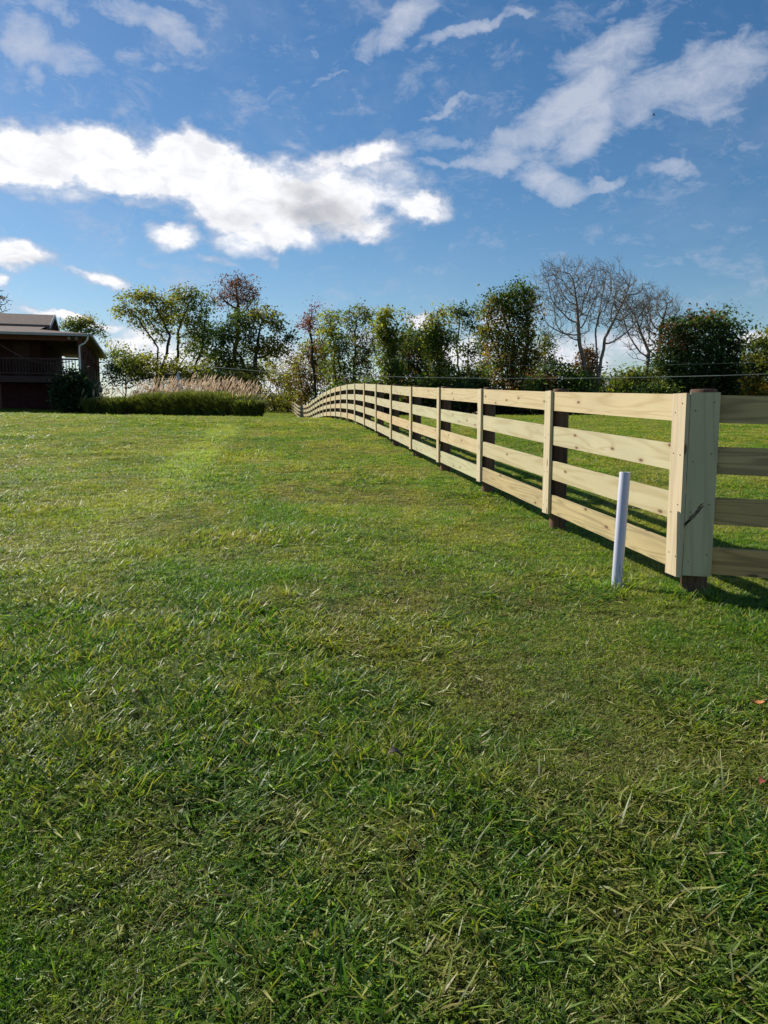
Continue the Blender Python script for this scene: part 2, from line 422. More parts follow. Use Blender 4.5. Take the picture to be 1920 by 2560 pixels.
ng.interface.new_socket('Geometry', in_out='OUTPUT', socket_type='NodeSocketGeometry')
gi = ng.nodes.new('NodeGroupInput'); go = ng.nodes.new('NodeGroupOutput')
ip = ng.nodes.new('GeometryNodeInstanceOnPoints'); ci = ng.nodes.new('GeometryNodeCollectionInfo')
ci.inputs['Collection'].default_value = src; ci.inputs['Separate Children'].default_value = True; ci.inputs['Reset Children'].default_value = True
ip.inputs['Pick Instance'].default_value = True
L = ng.links.new
L(gi.outputs[0], ip.inputs['Points']); L(ci.outputs[0], ip.inputs['Instance'])
for nm, ty, inp in (('idx','INT','Instance Index'),('rot','FLOAT_VECTOR','Rotation'),('scl','FLOAT_VECTOR','Scale')):
    na = ng.nodes.new('GeometryNodeInputNamedAttribute'); na.data_type = ty; na.inputs[0].default_value = nm
    if inp == 'Rotation':
        er = ng.nodes.new('FunctionNodeEulerToRotation'); L(na.outputs[0], er.inputs[0]); L(er.outputs[0], ip.inputs[inp])
    else: L(na.outputs[0], ip.inputs[inp])
L(ip.outputs[0], go.inputs[0])
gm = lawn.modifiers.new('scatter', 'NODES'); gm.node_group = ng

# ------------------------------------------------------------------ fence
def fline(r):   # batten face line
    D = r*SD
    return Vector(((1023-283*r)*SD/F, D, float(smooth_interp(np.array([D]), RT_D, RT_Z)[0]) if r > 1 else float(RT_Z[0])))
rs = [.992]+[1+.486*i for i in range(1, 40)]
P0 = [fline(r) for r in rs]
ldir = Vector((-.1456, .9893, 0)).normalized(); rn = Vector((.9893, .1456, 0)).normalized()   # along, to the right
fence = empty('plank_fence', (P0[0].x, P0[0].y, P0[0].z-FH-GAP),
   'new four-board pine fence with round brown posts running uphill from the corner', 'fence')
def board_strip(pts, off, t=.022):
    """bent board through pts (world points on its camera-side top edge)"""
    m = MB()
    for a, b in zip(pts, pts[1:]):
        A = a+rn*off; B = b+rn*off; h = Vector((0,0,BH)); T = rn*t
        m.quadbox([A-h, B-h, B-h+T, A-h+T, A, B, B+T, A+T])
    return m
i = 0
while i < len(P0)-1:
    j = min(i+2, len(P0)-1)
    for k in range(4):
        pts = [P0[q]+Vector((0,0,-k*PITCH+random.uniform(-.004,.004))) for q in range(i, j+1)]
        if i == 0: pts[0] = pts[0]+ldir*.004
        else: pts[0] = pts[0]+ldir*.002
        pts[-1] = pts[-1]-ldir*.002
        mt = M['figured_board'] if (k == 3 and i == 0) else M['board']
        board_strip(pts, .024).build('board', mt, fence)
    i = j
for i, p in enumerate(P0):
    # vertical batten on the camera side
    m = MB(); w = .15 if i == 0 else .142
    c0 = p+ldir*(.0 if i == 0 else -w/2); hh = FH+.012
    A = c0-rn*.001; T = rn*.024; W = ldir*w
    b = Vector((0,0,-hh-(.02 if i == 0 else 0))); tp = Vector((0,0,.006))
    c = [A+b, A+b+W, A+b+W+T, A+b+T, A+tp, A+tp+W, A+tp+W+T, A+tp+T]
    m.quadbox(c)
    bt = m.build('batten', M['batten'], fence)
    if i < 8:   # nail heads
        for k in range(4):
            for q in (.25, .75):
                cc = c0+W*q-rn*.002+Vector((0,0,-k*PITCH-BH*(.3+.4*random.random())))
                MB().tube([cc, cc-rn*.0015], .0038, 7).build('nail', M['nail'], bt)
for i, p in enumerate(P0):
    if i == 0: c = None
    else:
        r = random.uniform(.066, .076); c = p+rn*(.024+.024+r)+ldir*random.uniform(-.01,.01)
        gzv = g1(c.x, c.y)-.25; top = p.z+random.uniform(.012,.035)
        m = MB(); zs = np.linspace(gzv, top-.01, 7)
        m.tube([(c.x, c.y, z) for z in zs]+[(c.x, c.y, top)], [r*(1.03-.01*q+random.uniform(-.02,.02)) for q in range(7)]+[r*.93], 20 if i < 6 else 10)
        m.build('post', M['post'], fence, smooth=True)
# corner face board and right leg
E = P0[0].copy(); fd = Vector((.955,-.297,0)).normalized(); bk = Vector((.297,.955,0)).normalized()
S0 = E+fd*.024+bk*.010
m = MB(); W = fd*.158; T = bk*.024; b = Vector((0,0,-FH-.02)); tp = Vector((0,0,.008))
m.quadbox([S0+b, S0+b+W, S0+b+W+T, S0+b+T, S0+tp, S0+tp+W, S0+tp+W+T, S0+tp+T])
fb = m.build('batten', M['batten'], fence); fb['label'] = 'wide corner face board with a dark split knot'
for k in range(4):
    for q, dz in ((.18, .6), (.80, .3)):
        cc = S0+W*q-bk*.0005+Vector((0,0,-k*PITCH-BH*dz)); MB().tube([cc, cc-bk*.0015], .004, 7).build('nail', M['nail'], fb)
M['knot'] = simple('knot_wood', (.26,.20,.15), .9, .6, 70, .2, c2=(.06,.045,.035))
M['crack'] = simple('knot_crack', (.03,.022,.016), .95, .5, 80, .1)
def gouge(path, proud, name, mat):
    V = []; Q = []
    for (u0, z0, r0) in path:
        c0 = S0+W*u0-bk*proud
        for q in (-1, 1): V += [tuple(c0+Vector((0,0,z0+q*r0))), tuple(c0+Vector((0,0,z0+q*r0))+bk*(proud+.001))]
    for k in range(len(path)-1):
        b0 = 4*k; Q += [(b0, b0+4, b0+6, b0+2), (b0+1, b0+5, b0+4, b0), (b0+2, b0+6, b0+7, b0+3)]
    fast(name, V, Q, mat, fb)
rk = random.Random(4)
path = [(.03+.60*t, -.748+.105*t+rk.uniform(-.003,.003), .001+.017*math.sin(math.pi*min(1, t*1.02))**.6*(1-.35*t)*rk.uniform(.75,1.25)) for t in [i/14 for i in range(15)]]
gouge(path, .0012, 'knot', M['knot'])
path = [(.01+.24*t, -.757+.036*t+rk.uniform(-.002,.002), .0095*(1-t)**.7*rk.uniform(.8,1.2)+.0008) for t in [i/7 for i in range(8)]]
gouge(path, .0026, 'crack', M['crack'])
path = [(.40+.20*t, -.662+.034*t+rk.uniform(-.002,.002), .005*math.sin(math.pi*(.1+.8*t))*rk.uniform(.6,1.3)) for t in [i/6 for i in range(7)]]
gouge(path, .0030, 'crack', M['crack'])
pc = S0+fd*.077+bk*(.026+.024+.072)
m = MB(); gb = g1(pc.x, pc.y)-.3
m.tube([(pc.x, pc.y, z) for z in np.linspace(gb, E.z+.025, 8)]+[(pc.x, pc.y, E.z+.030)], [.074+random.uniform(-.0015,.0015) for _ in range(8)]+[.068], 28)
m.build('post', M['post'], fence, smooth=True)
M['shade_board'] = M['board']
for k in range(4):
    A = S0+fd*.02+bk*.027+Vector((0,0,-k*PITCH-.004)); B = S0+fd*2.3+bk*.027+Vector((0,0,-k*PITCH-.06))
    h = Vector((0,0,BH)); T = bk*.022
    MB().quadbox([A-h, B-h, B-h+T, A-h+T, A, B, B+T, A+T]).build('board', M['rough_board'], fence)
q2 = S0+fd*2.27+bk*(.055+.072)
m = MB(); m.tube([(q2.x, q2.y, z) for z in np.linspace(g1(q2.x, q2.y)-.3, E.z-.02, 6)], .072, 20); m.build('post', M['post'], fence, smooth=True)

# ------------------------------------------------------------------ pipe
pb = at(1541, 1474, 4.66); pb.z = g1(pb.x, pb.y)
ptop = at(1562.5, 1180, 4.67)
pipe = empty('standpipe', pb, 'white plastic pipe standing upright in the grass before the fence corner', 'pipe')
ax = (ptop-pb).normalized(); L_ = (ptop-pb).length
def ringtube(r0, r1, z0, z1, n=40):
    m = MB(); s1 = ax.cross(Vector((0,1,0))).normalized(); s2 = ax.cross(s1)
    def ring(r, z): 
        b = len(m.V)
        for k in range(n):
            t = 2*math.pi*k/n; m.V.append(tuple(pb+ax*z+(s1*math.cos(t)+s2*math.sin(t))*r))
        return b
    rr = [ring(r0, z0), ring(r0, z1-.0015), ring(r0-.001, z1), ring(r1, z1), ring(r1, z0)]
    for a, b in zip(rr, rr[1:]):
        for k in range(n):
            m.F.append((a+k, b+k, b+(k+1) % n, a+(k+1) % n)); m.uv.append([(0,0)]*4)
    return m
ringtube(.0325, .0275, -.2, L_).build('pipe_wall', M['pvc'], pipe, smooth=True)
mk = MB()   # hand-drawn pen lines near the foot
def onpipe(th, z, r=.0329):
    s1 = Vector((1,0,0)); s2 = Vector((0,-1,0))
    return pb+ax*z+(s1*math.sin(th)+s2*math.cos(th))*r
for crv in ([(.0,.15),(.05,.11),(.2,.085),(.5,.07),(.75,.045),(.8,.02)], [(.75,.13),(.82,.11),(.8,.09)], [(-.7,.055),(-.35,.058),(-.1,.045),(-.2,.03),(-.5,.02),(-.65,.035),(-.7,.055)]):
    mk.tube([onpipe(a, z) for a, z in crv], .0011, 5)
mk.build('pen_mark', M['ink'], pipe)

# ------------------------------------------------------------------ fallen leaves
def fallen(px, py, size, col, label, rz, pt=None):
    # intersect the view ray with the ground
    lo, hi = .8, 20.0
    for _ in range(40):
        mid = (lo+hi)/2; p = at(px, py, mid)
        if p.z > g1(p.x, p.y): lo = mid
        else: hi = mid
    p = at(px, py, lo); g = g1(p.x, p.y)+.035
    n = 9; V = []; Q = []
    for i in range(n):
        t = i/(n-1); w = size*.34*math.sin(math.pi*min(t*1.02, 1))**.7*(1-.25*t)*(1+.18*math.sin(t*23))
        zc = .012*math.sin(t*4+rz)
        for s_ in (-1, 0, 1):
            x = (t-.5)*size; y = s_*w; z = zc+abs(s_)*w*.55
            V.append((p.x+x*math.cos(rz)-y*math.sin(rz), p.y+x*math.sin(rz)+y*math.cos(rz), g+z))
    for i in range(n-1):
        for k in range(2): a = i*3+k; Q.append((a, a+3, a+4, a+1))
    # stalk
    b = len(V); e = (p.x-size*.75*math.cos(rz), p.y-size*.75*math.sin(rz), g+.002); s0 = V[1]
    V += [s0, (s0[0], s0[1], s0[2]+.002), (e[0], e[1], e[2]+.003), e]; Q.append((b, b+1, b+2, b+3))
    o = fast('fallen_leaf', V, Q, simple('dead_leaf', col, .7, .35, 60), smooth=True)
    tag(o, label, 'leaf')
fallen(990, 1912, .062, (.09,.065,.068), 'dark purple-brown fallen leaf lying in the middle of the lawn', .2)
fallen(1890, 1775, .060, (.50,.20,.07), 'orange fallen leaf on the lawn below the fence corner near the right edge', 2.9)
fallen(1912, 1985, .055, (.28,.07,.05), 'dark red fallen leaf at the right edge of the lawn', .5)
fallen(345, 1752, .055, (.42,.31,.24), 'pale tan curled leaf on the left part of the lawn', 1.1)
fallen(368, 1626, .05, (.62,.60,.58), 'small whitish leaf on the left lawn, farther off than the tan one', 2.0)

# ------------------------------------------------------------------ house
HC = Vector((-16.85, 45, 0)); HA = Vector((-.956,-.292,0)).normalized(); HB = Vector((-.292,.956,0)).normalized()
def H(u, v, z): return HC+HA*u+HB*v+Vector((0,0,z))
ZE = at(240, 838, 45).z; ZD = at(200, 940, 45).z; ZDb = at(200, 957, 45).z
hg = g1(H(3,1,0).x, H(3,1,0).y)
house = empty('porch_house', (HC.x, HC.y, hg), 'dark red-brown house with raised wraparound porch and brown shingled roof', 'house')
def hbox(m, u0, u1, v0, v1, z0, z1):
    m.quadbox([H(u0,v0,z0), H(u0,v1,z0), H(u1,v1,z0), H(u1,v0,z0), H(u0,v0,z1), H(u0,v1,z1), H(u1,v1,z1), H(u1,v0,z1)]); return m
def part(name, mat, boxes, par=house, **kw):
    m = MB()
    for b in boxes: hbox(m, *b)
    return m.build(name, mat, par, **kw)
U1 = 24.0
wall = part('wall', M['log'], [(3, U1, 3.0, 15.4, ZD-.02, ZE+.15)])
part('foundation', M['brick'], [(.9, U1, 1.8, 17.2, hg-1.0, ZDb-.01)])
part('deck', M['deckwood'], [(.35, U1, .35, 18.0, ZDb, ZD-.03)])
# doors / windows in the back wall, dim
for u in (5.2, 8.6, 12.6): 
    w = part('window', M['deckwood'], [(u, u+1.2, 2.955, 2.998, ZD+.9, ZD+2.05)])
    part('pane', M['dark'], [(u+.08, u+1.12, 2.94, 2.953, ZD+.98, ZD+1.97)], w)
d = part('door', M['deckwood'], [(3.6, 4.5, 2.955, 2.998, ZD+.02, ZD+2.05)])
# columns
for (u, v) in ((.62,.62),(5.0,.62),(9.4,.62),(13.8,.62),(.62,4.2),(.62,7.6),(.62,11.0),(.62,14.4),(.62,17.7)):
    part('column', M['column'], [(u-.11, u+.11, v-.11, v+.11, ZD-.028, ZE-.02)])
    if v < 1 and u > 1: part('pier', M['column'], [(u-.10, u+.10, v-.10, v+.10, hg-.8, ZDb-.003)])
# railings
def rail_run(u0, v0, u1, v1):
    m = MB(); L = math.hypot(u1-u0, v1-v0); n = int(L/.16)
    for z, h in ((ZD+.92, .09), (ZD+.10, .07)):
        a = H(u0, v0, z); b = H(u1, v1, z); d = (b-a).normalized(); s = d.cross(Vector((0,0,1)))*.06; hv = Vector((0,0,h))
        m.quadbox([a-s, b-s, b+s, a+s, a-s+hv, b-s+hv, b+s+hv, a+s+hv])
    for i in range(1, n):
        t = i/n; c = H(u0+(u1-u0)*t, v0+(v1-v0)*t, ZD+.545)
        m.box(c, HA*.045, HB*.045, (0,0,.745))
    m.build('railing', M['deckwood'], house)
rail_run(.75,.62,4.87,.62); rail_run(5.13,.62,9.27,.62); rail_run(9.53,.62,13.67,.62); 
# side: dark solid balustrade panels with square openings above
for v0, v1 in ((.75,4.07),(4.33,7.47),(7.73,10.87),(11.13,14.27),(14.53,17.57)):
    part('side_panel', M['log'], [(.56, .66, v0, v1, ZDb-1.0, ZD+1.05)])
    part('side_panel', M['log'], [(.56, .66, v0, v1, ZE-.75, ZE-.08)])
    part('mullion', M['log'], [(.55, .67, (v0+v1)/2-.12, (v0+v1)/2+.12, ZD+1.052, ZE-.753)])
# roof: lower skirt + main gable
m = MB(); T = .06; sl = .155
def rq(pts): m.poly([H(*p) for p in pts]); 
zin = ZE+.08+sl*3; VB = 18.5
rq([(0,0,ZE+.08),(3,3,zin),(U1,3,zin),(U1,0,ZE+.08)])
zg = ZE+.08+sl*6.1
rq([(3,3,zin),(3,6.1,zg),(U1,6.1,zg),(U1,3,zin)])
rq([(0,0,ZE+.08),(0,VB,ZE+.08),(3,VB-3,zin),(3,3,zin)])
rq([(0,VB,ZE+.08),(U1,VB,ZE+.08),(U1,VB-3,zin),(3,VB-3,zin)])
rq([(3,12.3,zg),(3,VB-3,zin),(U1,VB-3,zin),(U1,12.3,zg)])
ZRG = at(147, 787, 52.9).z
# main roof slopes, slightly proud, as thick slabs
def slab(a, b, c, d, t):
    up = Vector((0,0,t)); A, B, C, D = H(*a), H(*b), H(*c), H(*d)
    m.quadbox([A, B, C, D, A+up, B+up, C+up, D+up])
slab((2.75,6.0,zg-.0),(2.75,9.2,ZRG-.12),(U1,9.2,ZRG-.12),(U1,6.0,zg-.0), .12)
slab((2.75,9.2,ZRG-.121),(2.75,12.4,zg-.001),(U1,12.4,zg-.001),(U1,9.2,ZRG-.121), .12)
roof = m.build('roof', M['shingle'], house)
m = MB(); A, B, C, D = (3,6.15,zin-.1),(3,12.25,zin-.1),(3,12.25,zg),(3,6.15,zg)
m.poly([H(*A), H(*B), H(*C), H(3,9.2,ZRG-.12), H(*D)]); m.build('gable_wall', M['log'], house)
m = MB()
def rake(v0, z0, v1, z1):
    a0 = H(2.70, v0, z0-.14); a1 = H(2.70, v1, z1-.14); w = HA*.045; h = Vector((0,0,.24))
    m.quadbox([a0, a0+w, a1+w, a1, a0+h, a0+w+h, a1+w+h, a1+h])
rake(5.9, zg, 9.2, ZRG-.05); rake(9.2, ZRG-.05, 12.5, zg)
m.build('rake_trim', M['gutter'], house)
# soffit, gutter
part('soffit', M['soffit'], [(.08, 3.0, .08, VB-.08, ZE-.035, ZE+.03), (3.0, U1, .08, 2.99, ZE-.035, ZE+.03)])
part('beam', M['column'], [(.5, U1, .52, .72, ZE-.30, ZE-.037)])
gt = part('gutter', M['gutter'], [(0, U1, -.10, .06, ZE-.07, ZE+.07), (-.10, .06, -.10, VB, ZE-.07, ZE+.07)])
m = MB(); c = [H(.12,-.02,ZE-.05), H(.14,.0,ZE-.22), H(.3,.2,ZE-.42), H(.62,.42,ZE-.58), H(.64,.44,ZE-.8), H(.64,.44,ZD-.0), H(.60,.36,ZD-.12)]
m.tube(c, .05, 8); m.build('downspout', M['white_metal'], house)
# flood lamp under the corner soffit
m = MB()
for du in (.75, 1.15):
    a = H(du, .35, ZE-.12); m.tube([a, a-HB*.10-Vector((0,0,.03)), a-HB*.18-Vector((0,0,.06))], [.05,.07,.10], 10)
m.tube([H(.95,.4,ZE-.05), H(.95,.4,ZE-.13)], .06, 10); m.build('lamp', M['fan'], house)
part('vent', M['dark'], [(1.9,2.15,6.5,6.7,ZE+.5,ZE+.8)])
# hammock between the column and the wall
ha = H(4.9, .75, ZD+1.75); hb = H(1.2, 2.6, ZD+1.0)
m = MB(); n_ = 12; prev = None
for i in range(n_+1):
    t = i/n_; p = ha.lerp(hb, t)-Vector((0,0,.55*math.sin(math.pi*t)**1)); w = .32*math.sin(math.pi*t)**.5*HB if 0 < t < 1 else HB*.02
    if prev:
        a, wa = prev
        m.quadbox([a-wa, p-w, p+w, a+wa, a-wa+Vector((0,0,.02)), p-w+Vector((0,0,.02)), p+w+Vector((0,0,.02)), a+wa+Vector((0,0,.02))])
    prev = (p, w)
hm = m.build('hammock', M['rope']); tag(hm, 'slack grey hammock strung from the porch column', 'hammock')

# ------------------------------------------------------------------ utility line
def cable(name, pts, r, label):
    m = MB(); m.tube([at(*p) for p in pts], r, 6); o = m.build(name, M['cable']); tag(o, label, 'cable', 'overhead cables')
def cat(ctrl, n=8):
    out = []
    for i in range(len(ctrl)-1):
        for k in range(n):
            t = k/n; out.append(tuple(ctrl[i][j]*(1-t)+ctrl[i+1][j]*t for j in range(3)))
    return out+[ctrl[-1]]
cable('overhead_cable', cat([(262,893,61),(400,905,57),(560,920,54),(700,932,52),(880,939,50),(1050,943.5,48),(1250,946,46),(1400,946,45),(1600,943.5,43),(1800,939,41),(2100,928,39)]), .017, 'lower thin pale cable sagging across the foot of the treeline')
cable('overhead_cable', cat([(700,878,60),(880,893,58),(1100,906,56),(1350,915,54),(1600,914,52),(2100,900,49)]), .007, 'faint upper cable crossing the trees above the lower one')

# ------------------------------------------------------------------ trees
def nearest_init(att, nodes):
    d = np.linalg.norm(att[:,None]-nodes[None], axis=2); k = d.argmin(1)
    return d[np.arange(len(att)), k], k
def colonize(att, nodes, parents, step, kill, jitter=.12, iters=160, up=0.05, trop=None):
    nodes = [np.array(n, float) for n in nodes]; parents = list(parents)
    NA = np.array(nodes); dist, near = nearest_init(att, NA); alive = np.ones(len(att), bool); alive &= dist > kill
    fails = 0
    for it in range(iters):
        if not alive.any(): break
        new = []; newp = []
        ks = near[alive]; av = att[alive]; arr = np.array(nodes)
        dirs = av-arr[ks]; dl = np.linalg.norm(dirs, axis=1, keepdims=True); dirs /= np.maximum(dl, 1e-6)
        acc = np.zeros((len(nodes), 3)); np.add.at(acc, ks, dirs)
        for k in np.unique(ks):
            d = acc[k]+rng.normal(0, jitter, 3)*np.linalg.norm(acc[k]); d[2] += up
            l = np.linalg.norm(d)
            if l < 1e-4: continue
            q_ = nodes[k]+d/l*step
            if np.min(np.abs(arr-q_).max(1)) < .4*step: continue
            new.append(q_); newp.append(k)
        if not new:
            fails += 1
            if fails > 4: break
            continue
        b = len(nodes); nodes += new; parents += [int(k) for k in newp]
        NW = np.array(new)
        idx_ = np.where(alive)[0]
        d = np.linalg.norm(att[idx_][:,None]-NW[None], axis=2); k = d.argmin(1); dm = d[np.arange(len(idx_)), k]
        imp = dm < dist[idx_]
        dist[idx_[imp]] = dm[imp]; near[idx_[imp]] = k[imp]+b
        alive &= dist > kill
        if len(nodes) > 9000: break
    return np.array(nodes), np.array(parents)
def skeleton_mesh(name, nodes, parents, rtip, rbase, mat, parent, sides=5, ex=2.4):
    n = len(nodes); w = np.zeros(n); ch = np.zeros(n, int)
    for i in range(n-1, 0, -1):
        if ch[i] == 0: w[i] = 1
        w[parents[i]] += w[i]; ch[parents[i]] += 1
    r = rtip*(np.maximum(w, 1))**(1/ex); 
    f = rbase/r[0]
    # scale smoothly between the tips (unchanged) and the base (rbase)
    t = np.log(np.maximum(w, 1))/max(np.log(w[0]), 1e-6); r = r*f**t
    d = np.zeros((n, 3)); d[1:] = nodes[1:]-nodes[parents[1:]]; d[0] = (0,0,1)
    d /= np.maximum(np.linalg.norm(d, axis=1, keepdims=True), 1e-6)
    ref = np.array([.31,.87,.38]); a = np.cross(d, ref); a /= np.maximum(np.linalg.norm(a, axis=1, keepdims=True), 1e-6); b = np.cross(d, a)
    th = np.arange(sides)*2*math.pi/sides
    ring = lambda c, r_: c[:,None]+(a[:,None]*np.cos(th)[None,:,None]+b[:,None]*np.sin(th)[None,:,None])*r_[:,None,None]
    top = ring(nodes, r)[1:]
    pr = np.minimum(r[parents[1:]], r[1:]*1.5)
    a, b = a[1:], b[1:]
    bot = nodes[parents[1:]][:,None]+(a[:,None]*np.cos(th)[None,:,None]+b[:,None]*np.sin(th)[None,:,None])*pr[:,None,None]
    V = np.concatenate([bot, top], 1).reshape(-1, 3); base = np.arange(n-1)*2*sides
    k = np.arange(sides); k2 = (k+1) % sides
    Q = np.stack([base[:,None]+k, base[:,None]+k2, base[:,None]+sides+k2, base[:,None]+sides+k], -1).reshape(-1, 4)
    return fast(name, V, Q, mat, parent, smooth=True)
def leaf_cloud(name, centers, per, sig, size, cols, parent, droop=0, mat=None):
    cols = np.array(cols); nc = len(centers)
    ci_ = np.repeat(np.arange(nc), per); n = len(ci_)
    g = rng.normal(0, 1, (n, 3))*sig*rng.uniform(.45, 1.5, nc)[ci_][:,None]; g[:,2] *= .7
    if droop: g[:,2] -= np.abs(rng.normal(0, droop, n))
    c = centers[ci_]+g
    # leaves of a cluster tend to share a facing, upward with scatter
    nrm = rng.normal(0, 1, (n, 3)); nrm[:,2] += .9; nrm /= np.linalg.norm(nrm, axis=1, keepdims=True)
    a = np.cross(nrm, rng.normal(0, 1, (n, 3))); a /= np.linalg.norm(a, axis=1, keepdims=True); b = np.cross(nrm, a)
    s = size*rng.uniform(.45, 1.3, (n,1))*rng.uniform(.75, 1.25, nc)[ci_][:,None]; w = s*rng.uniform(.4, .7, (n,1))
    V = np.stack([c-a*s, c-b*w*.9+nrm*s*.1, c+a*s, c+b*w*.9-nrm*s*.1], 1).reshape(-1, 3)/1
    Q = np.arange(n*4).reshape(-1, 4)
    pick = rng.integers(0, len(cols), nc)
    # slow variation of hue over the crown: neighbours share a colour
    hue = fbm(centers[:,0]*.5+centers[:,1]*.3, centers[:,2]*.5, 77, 2)+.12*((centers[:,2]-centers[:,2].min())/max(np.ptp(centers[:,2]), .1)-.4)
    pick = np.clip((hue*1.9-.45+rng.normal(0,.12,nc))*len(cols), 0, len(cols)-1).astype(int)
    col = cols[pick][ci_]*rng.uniform(.65, 1.35, (n,1))
    return fast(name, V, Q, mat or M['leaf'], parent, col=np.repeat(col, 4, 0))
LEAFMUL = 1
G = dict(dk=(.055,.095,.030), gr=(.11,.155,.036), ol=(.20,.19,.038), yg=(.28,.28,.045), ye=(.40,.34,.04), go=(.33,.20,.03), br=(.13,.065,.03), rd=(.24,.05,.03), cr=(.20,.02,.035), ru=(.17,.075,.04), gy=(.13,.11,.07))
def tree(name, label, base, Y, blobs, cols, ntr=1, tr=.2, leaves=24, sig=.38, size=.16, att=420, thick=1.0, droop=0, leafy=1.0, step=.42, cat_='tree', bark='bark', spread=.3, kill=.7, lowbias=0, tipr=.018, via=None, twiggy=0, ex=2.4, jit=.12):
    """blobs: (px, py, rx, ry[, weight]) in photo pixels of the crown masses, turned into real masses at distance Y"""
    bp = at(base, 1030, Y); bz = g1(bp.x, Y); K = Y/F
    root = empty(name, (bp.x, Y, bz), label, cat_, 'trees and shrubs of the hedgerow')
    A = []
    areas = np.array([b[2]*b[3]*(b[4] if len(b) > 4 else 1) for b in blobs], float)
    for b, n in zip(blobs, np.maximum(4, att*areas/areas.sum()).astype(int)):
        c = at(b[0], b[1], Y); u = rng.normal(0, 1, (n, 3)); u /= np.linalg.norm(u, axis=1, keepdims=True)
        rad = rng.uniform(0, 1, (n,1))**.45
        # irregular edge
        rad *= np.where(rng.uniform(0, 1, (n,1)) < .12, 1.3, 1.0)
        rad *= .72+.56*fbm(u[:,0]*2+b[0], u[:,2]*2+b[1], 5, 2)[:,None]
        dY = min(b[2], b[3]*1.3)*K*thick
        pt = np.array(c)+u*rad*np.array([b[2]*K, dY, b[3]*K]); A.append(pt)
    A = np.concatenate(A)
    A[:,2] = np.maximum(A[:,2], bz+.15)
    lowest = A[:,2].min()
    nodes = []; par = []
    cx = A.mean(0); 
    for t in range(ntr):
        ox = rng.normal(0, spread, 2) if ntr > 1 else np.zeros(2)
        b0 = np.array([bp.x+ox[0], Y+ox[1], bz-.2])
        if via: tgt = np.array(at(via[t % len(via)][0], via[t % len(via)][1], Y))
        else:
            hgt = max(lowest, bz+.5)+(A[:,2].max()-lowest)*.15
            tgt = np.array([cx[0]*.4+bp.x*.6+ox[0]*3, Y+ox[1]*3, hgt])
        k = max(3, int(np.linalg.norm(tgt-b0)/step)); wob = rng.normal(0, .12, (k+1, 3)).cumsum(0)*.35; wob -= np.linspace(0,1,k+1)[:,None]*wob[-1]
        first = len(nodes)
        for q in range(k+1):
            if q == 0 and t > 0: nodes.append(b0); par.append(0); continue
            nodes.append(b0+(tgt-b0)*q/k+wob[q]*(q > 0)); par.append(max(0, len(nodes)-2))
    nd, pr = colonize(A, nodes, par, step, kill*step*1.6, jitter=jit)
    if twiggy:
        hasch = np.zeros(len(nd), int); np.add.at(hasch, pr[1:], 1)
        an = [list(q) for q in nd]; ap = list(pr)
        for i_ in range(len(nd)):
            nt_ = twiggy if hasch[i_] == 0 else (1 if rng.random() < .45 else 0)
            if nd[i_][2] < lowest-.3: continue
            d0 = nd[i_]-nd[pr[i_]]; d0 = d0/max(np.linalg.norm(d0), 1e-6)
            for _ in range(nt_):
                dd_ = d0*.8+rng.normal(0, .42, 3)+np.array([0,0,.6]); dd_ /= np.linalg.norm(dd_); p_ = nd[i_]; q_ = i_
                for s_ in range(3):
                    dd_ = dd_+rng.normal(0, .18, 3); dd_ /= np.linalg.norm(dd_)
                    p_ = p_+dd_*.26; an.append(list(p_)); ap.append(q_); q_ = len(an)-1
                    if s_ == 0 and rng.random() < .5:
                        d3 = dd_+rng.normal(0, .5, 3); an.append(list(p_+d3/np.linalg.norm(d3)*.3)); ap.append(q_)
        nd = np.array(an); pr = np.array(ap)
    skeleton_mesh('trunk', nd, pr, tipr, tr, M[bark], root, ex=ex, sides=4 if twiggy else 5)
    if leaves:
        keep = rng.uniform(0, 1, len(A)) < leafy*.55
        leaf_cloud('crown', A[keep], max(2, int(leaves*1.45)), sig*.95, size*.76, cols, root, droop)
    return root

g = G
tree('tall_tree','tall open walnut-like tree with green-yellow crown, leftmost of the big trees beside the house',395,64,
  [(345,745,48,20),(310,778,30,14),(390,770,40,30),(360,800,35,25),(400,830,28,30,.6),(330,905,60,22,.8),(430,760,25,22),(430,800,22,22,.4)], [g['gr'],g['ol'],g['yg'],g['ol']], ntr=2, tr=.17, att=300, via=[(395,870),(425,840)])
tree('tall_tree','slender-trunked green tree between the walnut-like tree and the rust-topped tree',445,66,
  [(465,738,45,20),(500,760,35,25),(455,785,38,30),(500,820,35,35),(470,860,30,40,.5),(520,880,35,40,.7)], [g['gr'],g['ol'],g['gr'],g['yg']], ntr=2, tr=.16, att=320, via=[(445,830),(505,870)])
tree('tall_tree','tall tree with thin rust-purple leaves at its rounded top, highest of the left group',590,68,
  [(590,725,55,32),(555,745,30,22),(620,755,38,25),(590,700,25,10)], [(.16,.06,.05),(.14,.07,.055),(.20,.075,.04),(.12,.07,.05)], tr=.2, leaves=13, size=.12, att=330, via=[(590,860)], step=.38)
tree('tall_tree','broad dark green tree with arching branches right of the rust-topped tree',640,63,
  [(640,790,50,28),(600,810,50,35),(690,815,35,28),(720,850,22,20),(560,850,45,40),(640,860,40,40),(690,880,40,28),(590,910,45,35),(640,940,35,35),(560,930,30,40)], [g['dk'],g['gr'],g['dk'],g['ol']], tr=.3, ntr=2, leaves=24, att=620, via=[(640,880),(600,890)])
tree('small_tree','small yellow-green tree half hidden behind the house roof',205,80,
  [(205,808,45,14),(240,825,30,10),(180,820,25,16),(262,850,12,6,.5)], [g['yg'],g['ol'],g['gr']], tr=.15, att=160)
tree('bare_tree','bare twigs of a tree reaching in at the left edge above the house',-40,70,
  [(-30,760,38,40),(-10,742,20,10)], [g['br']], tr=.15, leaves=3, att=150, twiggy=2)
